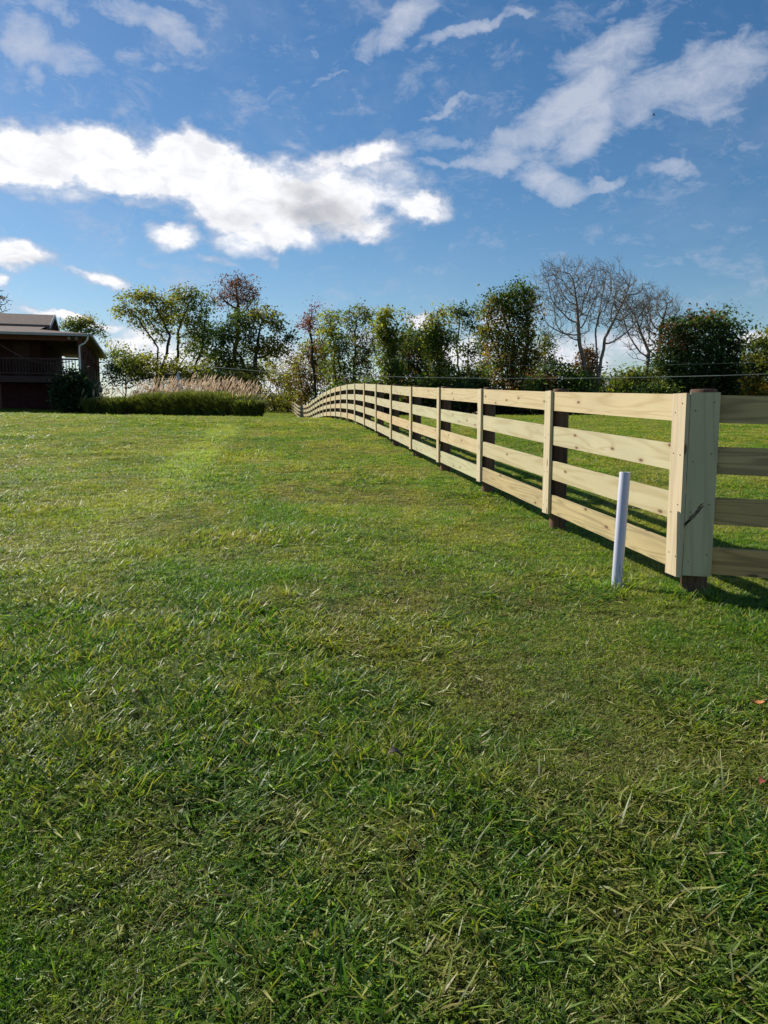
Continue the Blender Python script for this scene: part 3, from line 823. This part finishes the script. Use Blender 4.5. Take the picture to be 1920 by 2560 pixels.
tree('shrub','yellow-green leafy shrub beside the right end of the house',320,58,
  [(310,930,50,38),(370,925,55,35),(440,930,50,32),(300,880,25,18,.6),(500,940,40,30)], [g['ol'],g['yg'],g['gr'],g['yg']], ntr=4, tr=.06, leaves=26, att=420, spread=1.5, cat_='shrub', size=.14)
tree('shrub','golden yellow shrub glowing beneath the broad dark green tree',690,86,
  [(680,930,40,45),(720,960,35,40),(660,985,25,35),(700,1000,40,25)], [g['yg'],g['ye'],g['gr'],g['go'],g['yg']], ntr=4, tr=.06, leaves=26, att=330, spread=.9, cat_='shrub', size=.14)
tree('slender_tree','slender tree hung with crimson leaves above orange foliage',795,72,
  [(775,805,22,35),(765,815,22,12,1.4),(790,780,18,28,.5),(790,850,20,30,.6)], [g['cr'],g['cr'],g['br'],g['rd']], tr=.14, leaves=11, size=.12, att=190, via=[(785,930)])
tree('small_tree','small orange and gold tree at the far end of the fence',770,74,
  [(770,880,28,30),(750,930,35,35),(790,930,30,35),(770,985,45,30),(800,890,20,30)], [g['go'],g['ru'],g['ol'],g['yg'],g['br']], tr=.1, ntr=2, leaves=22, att=340)
tree('slender_tree','narrow green tree next to the crimson-leaved one',840,68,
  [(825,795,25,18),(830,830,30,25),(845,870,30,30),(840,930,30,45,.7),(870,960,30,40)], [g['gr'],g['ol'],g['gr'],g['yg']], tr=.13, ntr=2, att=300, via=[(835,900),(850,930)])
tree('slender_tree','thin-leaved tree with bare grey twigs at its top between two green ones',885,70,
  [(900,785,30,28,.8),(870,800,22,25,.7),(920,790,14,20,.6),(880,850,30,35),(895,900,30,35),(925,880,20,30,.7)], [g['ol'],g['gr'],g['gy'],g['yg']], tr=.15, leaves=13, att=340, via=[(885,900)])
tree('vine_covered_tree','tower-shaped tree draped in green vines, left of the two vine towers',975,62,
  [(970,780,25,18),(960,815,25,25),(985,850,22,30),(975,900,28,40),(985,960,30,45),(1015,790,22,10,.4),(965,850,18,25,.5)], [g['gr'],g['ol'],g['gr'],g['yg']], tr=.22, leaves=26, att=420, droop=.4, via=[(985,900)])
tree('round_tree','low rounded dark tree between the two vine-draped towers',1030,66,
  [(1030,840,38,25),(1045,870,45,35),(1030,920,48,40),(1060,960,35,40),(1000,985,45,30)], [g['dk'],g['br'],g['ol'],g['gr']], tr=.15, ntr=2, leaves=24, att=430)
tree('vine_covered_tree','column-shaped tree wrapped in bright green vines, right of the two vine towers',1100,61,
  [(1095,785,28,20),(1085,820,25,30),(1110,840,28,30),(1090,870,25,40),(1105,920,28,45),(1100,970,35,35),(1080,860,15,40)], [g['gr'],g['ol'],g['yg'],g['gr']], tr=.22, leaves=27, att=430, droop=.4, via=[(1100,900)])
tree('tall_tree','open green tree showing pale cloud through its thin crown, right of the vine column',1145,65,
  [(1140,775,28,12),(1170,785,28,15),(1175,815,20,15),(1130,800,15,10,.5),(1155,860,22,25,.5),(1175,880,22,20,.6),(1180,940,25,30),(1140,960,30,30)], [g['gr'],g['dk'],g['ol']], tr=.2, ntr=2, leaves=20, att=280, via=[(1142,860),(1170,870)])
tree('broad_tree','massive vine-hung tree with golden top, tallest of the green trees right of centre',1290,62,
  [(1250,740,35,20),(1300,725,38,22),(1320,745,28,30),(1225,770,30,25),(1280,770,45,28),(1225,820,25,35,.6),(1270,830,30,45,.8),(1320,820,28,50),(1250,880,40,40),(1300,900,40,45),(1330,890,25,50),(1240,950,55,40),(1310,960,45,40)], [g['dk'],g['gr'],g['ol'],g['go'],g['gr']], tr=.35, ntr=3, leaves=26, att=900, droop=.35, via=[(1285,850),(1320,850),(1245,880)])
tree('bare_tree','large spreading bare tree with fan of fine grey twigs',1490,58,
  [(1400,700,65,38),(1480,690,60,32),(1540,720,55,40),(1380,760,50,40,.8),(1440,750,60,45,.8),(1520,780,55,45,.8),(1570,760,40,50,.6),(1410,830,70,30,.5),(1560,830,45,30,.3),(1555,745,50,45,.8),(1605,765,45,42,.8),(1480,750,60,60,.7)],
  [g['gy'],g['ol'],g['gy']], tr=.18, ntr=4, leaves=3, sig=.3, size=.08, att=2200, jit=.04, leafy=.35, step=.4, kill=.5, via=[(1462,860),(1490,850),(1512,845),(1445,820)], spread=.15, bark='bark_grey', tipr=.0055, twiggy=4, ex=2.2)
tree('bare_tree','smaller bare tree with drooping twigs, right of the large bare tree',1600,60,
  [(1590,790,50,40),(1560,760,30,30,.5),(1600,860,35,35,.3)], [g['gy'],g['gy']], tr=.14, leaves=3, size=.08, att=700, jit=.05, leafy=.35, step=.4, kill=.55, via=[(1622,880)], bark='bark_grey', tipr=.0055, twiggy=4, ex=2.2)
tree('bare_tree','thin crooked bare tree leaning against the big dark round tree',1645,62,
  [(1650,770,45,32),(1680,790,30,25),(1620,820,20,30,.4)], [g['gy'],g['gy']], tr=.15, ntr=2, leaves=2, size=.08, att=520, jit=.05, leafy=.35, step=.4, kill=.55, via=[(1650,850),(1640,900)], bark='bark_grey', tipr=.0055, twiggy=4, ex=2.2)
tree('small_tree','conical olive-brown tree seen behind the trunks of the large bare tree',1470,84,
  [(1470,885,14,18),(1468,915,30,25),(1475,955,48,30),(1475,985,60,25)], [g['ol'],(.14,.115,.05),g['br']], tr=.15, leaves=26, att=380, size=.2, sig=.5)
tree('round_tree','big dense dark green round tree with rust patches, right of the bare trees',1745,60,
  [(1740,810,60,30),(1800,820,40,40),(1690,850,45,45),(1760,860,70,50),(1830,850,30,40),(1670,910,45,45),(1740,930,80,50),(1820,920,45,50),(1700,975,75,35),(1800,980,70,35),(1845,950,30,50)], [g['dk'],g['dk'],g['gr'],g['dk'],g['ru'],g['dk']], tr=.3, ntr=2, leaves=34, att=1050, sig=.45, size=.17)
tree('round_tree','green and gold tree cut off by the right edge of the photo',1930,56,
  [(1925,860,45,35),(1900,900,40,40),(1950,920,60,60),(1895,950,38,40),(1930,990,70,40)], [g['gr'],g['ol'],g['go'],g['gr']], tr=.25, ntr=2, leaves=28, att=520)
sap = [(612,84,[(612,880,26,30),(625,930,30,40)],'thin yellow-green sapling in front of the gap right of the rust-topped tree',['yg','ol','gr']),
 (735,88,[(738,900,20,26),(725,945,26,34)],'thin pale sapling in the sky gap left of the crimson-leaved tree',['go','yg','ru']),
 (812,73,[(812,870,22,34),(815,930,26,40)],'gold-leaved sapling just right of the crimson-leaved tree',['ye','ol','go']),
 (915,70,[(925,835,26,34),(915,890,30,36),(910,945,30,34)],'wispy olive sapling left of the leftmost vine-draped tower',['ol','yg','gy']),
 (1018,70,[(1015,860,26,32),(1000,910,26,34)],'brown-tinged sapling between the vine tower and the low rounded tree',['br','ol','gr']),
 (1062,68,[(1060,880,22,30),(1065,930,28,36)],'dull green sapling at the left flank of the vine column',['gr','br','ol']),
 (1212,67,[(1205,850,24,40),(1215,910,28,36)],'leafy sapling filling the gap left of the massive vine-hung tree',['gr','ol','dk']),
 (1362,64,[(1362,860,22,40),(1368,915,26,36)],'slim leafy sapling between the massive vine-hung tree and the large bare tree',['gr','ol','gy']),
 (505,72,[(505,850,34,36),(515,910,34,36)],'green sapling in the middle of the left group of trees',['gr','dk','ol'])]
for px, Y, bl, lb, cs in sap:
    tree('sapling', lb, px, Y, bl, [g[c] for c in cs], ntr=2, tr=.07, leaves=16, att=170, spread=.5, size=.14, step=.4)
shr = [(1390,58,[(1390,935,45,35),(1370,970,45,30),(1420,960,35,30)],'dark glossy shrub under the left side of the large bare tree',['dk','gr','dk']),
 (1440,57,[(1450,960,35,28),(1430,990,45,22)],'low dark shrub at the foot of the large bare tree',['dk','gr']),
 (1570,60,[(1580,950,45,30),(1560,985,50,25),(1620,940,30,25)],'bright green shrub between the bare trunks and the dark round tree',['gr','ol','gr','yg']),
 (1350,57,[(1345,965,35,40),(1350,995,35,25)],'dark shrub at the foot of the massive vine-hung tree',['dk','gr','br']),
 (1200,60,[(1195,965,35,32),(1215,995,45,22)],'dark shrub below the open green tree',['dk','gr','ol']),
 (1150,59,[(1150,985,40,25)],'low shrub right of the vine column foot',['dk','gr']),
 (930,62,[(925,975,35,32),(945,995,40,25)],'yellowish shrub at the foot of the left vine tower',['yg','ol','gr']),
 (1040,60,[(1045,990,45,28)],'low dark shrub below the rounded dark tree',['dk','br','gr']),
 (870,64,[(865,990,38,30),(840,1000,30,25)],'dark green shrub above the crest of the fence',['dk','gr','dk']),
 (560,60,[(545,960,35,30),(580,975,40,30)],'dark green shrub behind the plumed ornamental grass',['dk','gr']),
 (615,59,[(620,985,30,30),(600,960,25,25)],'dark shrub behind the right end of the ornamental grass',['dk','ol']),
 (710,89,[(695,1002,42,22),(738,998,34,24)],'shadowy brush across the end of the mown strip',['br','dk','ol']),
 (1650,58,[(1640,985,45,25)],'low green brush left of the big dark round tree',['dk','gr','yg'])]
for px, Y, bl, lb, cs in shr:
    tree('shrub', lb, px, Y, bl, [g[c] for c in cs], ntr=3, tr=.06, leaves=24, att=210, spread=.8, cat_='shrub', size=.16, step=.4)
# low brush mass that closes the foot of the hedgerow on the pasture side
nb = 1900; bpx = rng.uniform(820, 2300, nb); bY = rng.uniform(60, 68, nb)
cen = np.stack([(bpx-960)/F*bY, bY, np.zeros(nb)], -1)
hh = .5+3.6*fbm(bpx*.016, bpx*0+3, 9, 3); cen[:,2] = gz(cen[:,0], cen[:,1])+rng.uniform(0, 1, nb)*hh
ub = leaf_cloud('undergrowth', cen, 26, .5, .19, [g['dk'],g['dk'],g['gr'],g['br']], None)
tag(ub, 'dark low undergrowth along the foot of the hedgerow behind the fence', 'undergrowth', kind='stuff')
nb = 500; bpx = rng.uniform(-80, 740, nb); bY = rng.uniform(88, 94, nb)
cen = np.stack([(bpx-960)/F*bY, bY, np.zeros(nb)], -1); hh = .6+2.4*fbm(bpx*.015, bpx*0+5, 19, 3); cen[:,2] = gz(cen[:,0], cen[:,1])+rng.uniform(0, 1, nb)*hh
ub = leaf_cloud('undergrowth', cen, 26, .5, .2, [g['dk'],g['gr'],g['br']], None)
tag(ub, 'dark brush beyond the end of the mown strip left of the fence', 'undergrowth', kind='stuff')

# dark shrub by the porch
def shrub_at(px, Y, w, h, n, cols, label, size=.10):
    p = at(px, 1030, Y); z0 = g1(p.x, Y)
    root = empty('shrub', (p.x, Y, z0), label, 'shrub')
    A = rng.normal(0, 1, (n, 3)); A /= np.linalg.norm(A, axis=1, keepdims=True); A *= rng.uniform(0,1,(n,1))**.4
    A = A*np.array([w, w*.8, h*.5])+np.array([p.x, Y, z0+h*.5]); A[:,2] = np.maximum(A[:,2], z0+.1)
    nd, pr = colonize(A, [np.array([p.x, Y, z0-.1]), np.array([p.x, Y, z0+.3])], [0, 0], .3, .4)
    skeleton_mesh('stem', nd, pr, .008, .06, M['bark'], root)
    leaf_cloud('foliage', A, 34, .2, size, cols, root)
shrub_at(185, 42.6, 1.15, 2.35, 260, [g['dk'],(.028,.05,.02)], 'dark bushy shrub against the house porch corner, left of the ornamental grass')

# ------------------------------------------------------------------ ornamental grass
def ograss(px, Y, rad, h, nblade, nplume, label, lit):
    p = at(px, 1040, Y); z0 = g1(p.x, Y)
    root = empty('ornamental_grass', (p.x, Y, z0), label, 'ornamental grass', 'ornamental grass clumps along the lawn edge')
    n = nblade; th = rng.uniform(0, 2*math.pi, n); rr = np.sqrt(rng.uniform(0, 1, n))*rad*.75
    bx = p.x+rr*np.cos(th); by = Y+rr*np.sin(th)*.8; az = th+rng.normal(0, .7, n)
    hgt = h*rng.uniform(.4, 1.06, n)*(1-.18*(rr/rad)**2); out = rng.uniform(.1, .9, n)*h*.6; w = rng.uniform(.012, .026, n)
    rows = []; sx = -np.sin(az); sy = np.cos(az)
    for k, t in enumerate((0, .35, .65, .87, 1.0)):
        droop_ = np.where(t > .6, (t-.6)**2*1.6, 0)*hgt
        x = bx+np.cos(az)*out*t**1.8; y = by+np.sin(az)*out*t**1.8; z = z0-.05+hgt*t-droop_
        ww = w*(1, 1, .9, .6, .1)[k]
        rows += [np.stack([x-sx*ww, y-sy*ww, z], -1), np.stack([x+sx*ww, y+sy*ww, z], -1)]
    V = np.stack(rows, 1).reshape(-1, 3); b = np.arange(n)*10
    Q = np.concatenate([np.stack([b+2*k, b+2*k+1, b+2*k+3, b+2*k+2], -1) for k in range(4)])
    pal = np.array([(.05,.085,.022),(.09,.13,.03),(.20,.23,.05),(.34,.33,.11)])
    col = pal[rng.choice(4, n, p=[.35,.35,.2,.1])]*rng.uniform(.7, 1.3, (n,1))
    cc = np.repeat(col, 10, 0); tipm = np.tile(np.repeat([0,.2,.6,1,1], 2), n)[:,None]
    fast('blades', V, Q, M['blade'], root, col=cc*(1-tipm*.35)+tipm*.35*np.array((.32,.33,.09)))  # light on the blade tips is mixed into their colour
    n = nplume
    if n:
        th = rng.uniform(0, 2*math.pi, n); rr = np.sqrt(rng.uniform(0, 1, n))*rad*1.0
        x0 = p.x+rr*np.cos(th); y0 = Y+rr*np.sin(th)*.8; zt = z0+h*(rng.uniform(.80, 1.08, n)-.22*(rr/rad)**2)
        lx = rng.normal(.10, .07, n); ly = rng.normal(0, .06, n); L_ = rng.uniform(.22, .36, n)
        rows = []
        prof = ((0,.12),(.2,.8),(.45,1.0),(.75,.6),(1,.08))
        m3 = 3
        VV = []
        for k, (t, r_) in enumerate(prof):
            cx_ = x0+lx*t+.03*t*t; cy_ = y0+ly*t; cz_ = zt+L_*t
            for q in range(m3):
                a = 2*math.pi*q/m3+.4*k; rad_ = .024*r_
                VV.append(np.stack([cx_+np.cos(a)*rad_, cy_+np.sin(a)*rad_, cz_], -1))
        # stalk as a 3-sided thin prism
        for t in (0, 1):
            for q in range(m3):
                a = 2*math.pi*q/m3
                VV.append(np.stack([x0*1.0-(1-t)*lx*2+np.cos(a)*.005, y0+np.sin(a)*.005, (z0+h*.3)*(1-t)+(zt+.05)*t], -1))
        V = np.stack(VV, 1).reshape(-1, 3); nv = len(VV); b = np.arange(n)*nv; Q = []
        for k in list(range(4))+[5]:
            for q in range(m3):
                q2 = (q+1) % m3; Q.append(np.stack([b+k*m3+q, b+k*m3+q2, b+(k+1)*m3+q2, b+(k+1)*m3+q], -1))
        col = np.array((.80,.70,.56))*rng.uniform(.75, 1.2, (n,1))
        fast('plumes', V, np.concatenate(Q), M['plume'], root, col=np.repeat(col, nv, 0))
hx = np.linspace(365, 622, 8)
for i, x in enumerate(hx):
    Y = 41.5-(x-340)*.021
    nm_ = 'tall ornamental grass clump with pink-tan plumes in the front row'
    if i == 7: nm_ = 'ornamental grass clump with plumes at the right end of the row'
    ograss(x, Y, .95 if i < 7 else .8, (1.6,1.75,1.66,1.78,1.7,1.66,1.5,1.2)[i], 2500, 22, nm_, 1)
for i, x in enumerate(np.linspace(385, 610, 7)):
    Y = 43.3-(x-340)*.021
    ograss(x, Y, .95, (1.82,1.9,1.8,1.95,1.85,1.8,1.65)[i], 1900, 40, 'tall plumed ornamental grass clump in the rear row behind the front clumps', 1)
ograss(300, 41.3, 1.15, 1.42, 2300, 18, 'low green ornamental grass clump without many plumes left of the plumed row', 0)
ograss(252, 41.8, 1.05, 1.3, 2100, 14, 'darkest ornamental grass clump beside the porch shrub', 0)
ograss(240, 43.3, .6, 1.55, 500, 26, 'small plumed grass clump below the downspout', 0)

# ------------------------------------------------------------------ closed parasol behind the grass
c = at(447, 1000, 46); zt = at(447, 933, 46).z; zg_ = g1(c.x, 46)
par_ = empty('parasol', (c.x, 46, zg_), 'closed pale grey parasol rising out of the plumed ornamental grass', 'parasol')
m = MB(); m.tube([(c.x,46,zg_),(c.x,46,zt)], .022, 8); m.build('pole', M['white_metal'], par_)
def folded(zs, rs_, fold):
    V = []; Q = []; n = 20
    for z, r in zip(zs, rs_):
        for k in range(n):
            t = 2*math.pi*k/n; q = r*(1+fold*math.cos(5*t)); V.append((c.x+q*math.cos(t), 46+q*math.sin(t), z))
    for i in range(len(zs)-1):
        for k in range(n): Q.append((i*n+k, i*n+(k+1) % n, (i+1)*n+(k+1) % n, (i+1)*n+k))
    return V, Q
V, Q = folded([zt, zt-.06, zt-.14, zt-.24, zt-.36, zt-.44], [.02,.06,.07,.10,.155,.18], .12); fast('canopy', V, Q, M['canvas'], par_, smooth=True)
V, Q = folded([zt-.42, zt-.6, zt-.8, zt-1.0], [.145,.15,.15,.12], .3); fast('valance', V, Q, M['canvas'], par_, smooth=True)
m = MB(); m.tube([(c.x,46,zt-.01),(c.x,46,zt+.02),(c.x,46,zt+.04)], [.02,.03,.01], 8); m.build('finial', M['white_metal'], par_)

# ------------------------------------------------------------------ small bird high up
bp = at(1634, 288, 90)
V = []; Q = []
for i, (t, r_) in enumerate(((-.16,.005),(-.1,.03),(0,.045),(.1,.035),(.15,.02),(.2,.003))):
    for k in range(6): a = k*math.pi/3; V.append((bp.x+t, bp.y+math.cos(a)*r_, bp.z+math.sin(a)*r_))
for i in range(5):
    for k in range(6): Q.append((i*6+k, i*6+(k+1) % 6, (i+1)*6+(k+1) % 6, (i+1)*6+k))
for s_ in (-1, 1):
    b = len(V); V += [(bp.x+.07,bp.y,bp.z+.02),(bp.x-.06,bp.y,bp.z+.02),(bp.x-.10,bp.y+s_*.22,bp.z+.12),(bp.x+.04,bp.y+s_*.22,bp.z+.13)]; Q.append((b,b+1,b+2,b+3))
tag(fast('bird', V, Q, M['dark']), 'tiny dark bird flying below the cloud at upper right', 'bird')

# ------------------------------------------------------------------ sky and sun
SAZ = R(-52); SEL = R(36)
w = bpy.data.worlds.new('World'); sc.world = w; w.use_nodes = True
w.cycles.sampling_method = 'MANUAL'; w.cycles.sample_map_resolution = 512
nt = w.node_tree; nt.nodes.clear(); n = N(nt)
sky = n('ShaderNodeTexSky', sky_type='NISHITA', sun_disc=False, sun_elevation=SEL, sun_rotation=SAZ, air_density=1.0, dust_density=.3, ozone_density=2.2, altitude=200)
d = n('ShaderNodeTexCoord').outputs['Generated']
xyz = n('ShaderNodeSeparateXYZ', {0: d})
az = n.math('ARCTAN2', xyz.outputs[0], xyz.outputs[1]); el = n.math('ARCSINE', xyz.outputs[2])
ae = n('ShaderNodeCombineXYZ', {0: az, 1: el, 2: 0.0}).outputs[0]
def azel(px, py):
    v = at(px, py, 1.0).normalized(); return math.atan2(v.x, v.y), math.asin(v.z)
# domain warp
def warped(sx, sy, sc_, amt):
    v = n('ShaderNodeMapping', {'Vector': ae, 'Scale': (sx, sy, 1)}).outputs[0]
    c_ = n.noise(v, sc_, 4, .6, 0, 1)
    c_ = n('ShaderNodeVectorMath', {0: c_, 1: (.5,.5,.5)}, operation='SUBTRACT').outputs[0]
    c_ = n('ShaderNodeVectorMath', {0: c_, 'Scale': amt}, operation='SCALE').outputs[0]
    c_ = n('ShaderNodeVectorMath', {0: c_, 1: (1,1,0)}, operation='MULTIPLY').outputs[0]
    return n('ShaderNodeVectorMath', {0: ae, 1: c_}, operation='ADD').outputs[0]
wp = warped(1, 1.4, 10, .05)
wb = warped(1, 1.3, 34, .022)
wp2 = n('ShaderNodeVectorMath', {0: n('ShaderNodeVectorMath', {0: wp, 1: wb}, operation='ADD').outputs[0], 1: ae}, operation='SUBTRACT').outputs[0]
def blobs(lst, vec):
    acc = None
    for k, b in enumerate(lst):
        if k and k % 5 == 0:   # chain the groups of blobs, so that the shader holds only a few at a time
            vec = n('ShaderNodeVectorMath', {0: acc, 1: (1e-7, 0, 0), 2: vec}, operation='MULTIPLY_ADD').outputs[0]
        cx_, cy_, rx, ry, rot_, wt = b
        a0, e0 = azel(cx_, cy_); a1, e1 = azel(cx_+rx, cy_); a2, e2 = azel(cx_, cy_-ry)
        mp = n('ShaderNodeMapping', {'Vector': vec, 'Location': (a0, e0, 0), 'Rotation': (0,0,R(-rot_)), 'Scale': (abs(a1-a0), abs(e2-e0), 1)}, vector_type='TEXTURE').outputs[0]
        ln = n('ShaderNodeVectorMath', {0: mp}, operation='LENGTH').outputs['Value']
        v = n('ShaderNodeMapRange', {'Value': ln, 'From Min': 0.25, 'From Max': 1.5, 'To Min': wt, 'To Max': 0.0}, interpolation_type='SMOOTHSTEP').outputs[0]
        acc = v if acc is None else n('ShaderNodeMath', {0: acc, 1: v}, operation='MAXIMUM').outputs[0] if False else n.math('SMOOTH_MAX', acc, v, .25)
    return acc
dense = [(30,385,190,78,0,1.25),(240,385,190,75,4,1.2),(330,440,260,62,4,1.2),(200,420,160,46,0,1.1),(150,380,200,60,0,1.2),(460,395,120,85,5,1.25),(560,420,130,75,15,1.15),(690,490,170,98,5,1.2),(830,500,140,84,10,1.05),(960,450,120,60,0,.75),
 (1050,530,85,42,12,.95),(960,495,110,38,5,.8),(690,575,130,55,8,.95),(560,500,150,80,20,1.1),(880,560,130,40,0,.85),(40,625,95,52,8,1.1),(5,692,40,22,0,.9),(262,690,72,28,5,.95),(900,400,140,36,-12,.85),(800,430,120,40,-6,.8),(430,585,70,42,-10,.9),(600,600,90,50,10,.8),(760,420,160,40,-8,.7),(350,510,120,24,5,.55),
 (700,350,70,18,5,.45),(640,620,80,28,15,.6),(700,655,25,28,0,.5),(540,645,110,16,10,.5),(180,672,40,14,10,.6),(380,650,110,22,0,.35),(120,470,160,30,5,.6),(440,500,120,30,0,.55),
 (190,797,170,17,3,.95),(330,850,110,45,0,.85),(420,900,160,70,0,.8),(700,915,110,70,0,.75),(930,850,80,40,0,.6),(1050,800,40,20,-20,.9),(1130,890,140,70,0,.85),(1240,800,70,40,0,.6),(1420,900,210,90,0,.72),(1340,790,60,50,0,.55),(1600,860,90,60,0,.8),(1870,850,80,40,0,.9),(900,970,900,50,0,.7),(140,960,300,60,0,.5)]
thin = [(55,105,90,70,10,.8),(170,150,110,55,15,.62),(95,215,30,45,0,.5),(130,35,70,35,0,.6),(370,55,140,38,8,.72),(465,105,75,40,20,.65),(330,150,60,40,10,.45),(400,175,70,25,-15,.5),(60,20,150,20,0,.4),
 (1010,60,110,55,-28,.82),(930,95,70,35,-35,.6),(1165,78,130,22,-16,.8),(1295,25,55,22,10,.6),(450,0,200,16,0,.4),
 (1510,120,150,62,-14,.82),(1430,250,190,70,-22,1.0),(1480,300,120,70,-35,.95),(1320,345,140,50,-12,.85),(1230,400,170,26,0,.72),(1100,410,90,20,5,.6),(1375,455,85,50,18,.92),(1500,448,90,14,-12,.62),(1610,240,150,80,-10,.74),
 (1790,175,190,90,-8,.74),(1850,110,110,40,0,.6),(1760,260,120,45,0,.55),(1690,432,75,34,10,.66),(1110,350,100,26,0,.5),(1130,268,110,12,-14,.55),(825,190,55,10,-18,.55),(785,130,26,12,25,.5),(1060,320,90,16,-20,.35),(1870,360,30,22,0,.35),(1100,190,120,20,0,.2),(1500,20,300,26,0,.3)]
md = blobs(dense, wp2); mt = blobs(thin, wp2)
nv = n('ShaderNodeMapping', {'Vector': ae, 'Scale': (1, 1.7, 1), 'Rotation': (0,0,R(12))}).outputs[0]
f1 = n.noise(nv, 15, 9, .68, .35); f2 = n.noise(nv, 22, 9, .70, .5)
# gradient-ish perspective streaks for thin clouds
ad = n.ramp(n.math('ADD', md, n.math('MULTIPLY', n.math('SUBTRACT', f1, .5), 1.5)), [(.24, (0,0,0)), (.46, (.36,)*3), (.85, (1,1,1))])
at_ = n.math('ADD', mt, n.math('MULTIPLY', n.math('SUBTRACT', f2, .52), 1.35))
at_ = n.ramp(at_, [(.26, (0,0,0)), (.55, (.38,)*3), (1.0, (.80,)*3)])
# general faint veil
veil = n.math('MULTIPLY', n.ramp(n.noise(nv, 5, 6, .65, .4), [(.5, (0,0,0)), (.8, (1,1,1))]), .16)
bright = n.ramp(n.math('ADD', md, n.math('MULTIPLY', n.math('SUBTRACT', f1, .5), .9)), [(.4, (5.6,6.1,7.6)), (.8, (9.2,9.3,9.8)), (1.1, (11.,11.,11.))])
bright = n('ShaderNodeMix', {0: 1.0}, data_type='RGBA').outputs[2] if False else bright
grey = blobs([(790,525,100,42,0,1.0),(760,470,60,36,0,.7),(860,545,70,26,0,.7),(620,540,90,24,0,.4),(60,655,80,20,0,.4)], wp)
CB = 1.0
def colsc(v, s): return tuple(c*s for c in v)
# cloud radiance in the sky texture's own units
lo = (3.9,4.25,5.2); hi = (9.6,9.6,9.8)
q = n.ramp(n.math('ADD', md, n.math('MULTIPLY', n.math('SUBTRACT', f1, .5), .9)), [(.42, (0,0,0)), (.85, (1,1,1))])
cd_ = n.mix(q, (.50,.55,.68), (1.0,1.0,1.02)); cd_ = n.mix(n.math('MULTIPLY', grey, .75), cd_, (.40,.42,.46))
BR = 11.2
cd_ = n.mix(1.0, cd_, n.ramp(n.noise(nv, 26, 6, .6, .6), [(.34, (.84,.85,.88)), (.56, (1.02,1.02,1.02))]), 'MULTIPLY')
cloudcol = n('ShaderNodeVectorMath', {0: cd_, 'Scale': BR}, operation='SCALE').outputs[0]
thincol = n('ShaderNodeVectorMath', {0: (.56,.60,.70), 'Scale': BR}, operation='SCALE').outputs[0]
hs_ = n('ShaderNodeHueSaturation', {'Saturation': 1.28, 'Value': 1.0, 'Color': sky.outputs[0]}).outputs[0]
c1 = n.mix(veil, hs_, thincol); c1 = n.mix(at_, c1, thincol); c1 = n.mix(ad, c1, cloudcol)
bg = n('ShaderNodeBackground', {'Color': c1, 'Strength': .071})
n('ShaderNodeOutputWorld', {'Surface': bg.outputs[0]})

sd = bpy.data.lights.new('sun', 'SUN'); sd.energy = 5.0; sd.angle = R(.55); sd.color = (1.0, .93, .80)
so = bpy.data.objects.new('sun', sd); COL.objects.link(so)
sv = Vector((math.sin(SAZ)*math.cos(SEL), math.cos(SAZ)*math.cos(SEL), math.sin(SEL)))
so.rotation_euler = sv.to_track_quat('Z', 'Y').to_euler(); so.location = sv*50

sc.render.engine = 'CYCLES'
sc.view_settings.view_transform = 'Standard'; sc.view_settings.look = 'None'; sc.view_settings.gamma = 1; sc.view_settings.exposure = 0.42
sc.render.resolution_x = 768; sc.render.resolution_y = 1024
sc.cycles.max_bounces = 5; sc.cycles.diffuse_bounces = 3; sc.cycles.glossy_bounces = 2; sc.cycles.transmission_bounces = 3; sc.cycles.transparent_max_bounces = 4
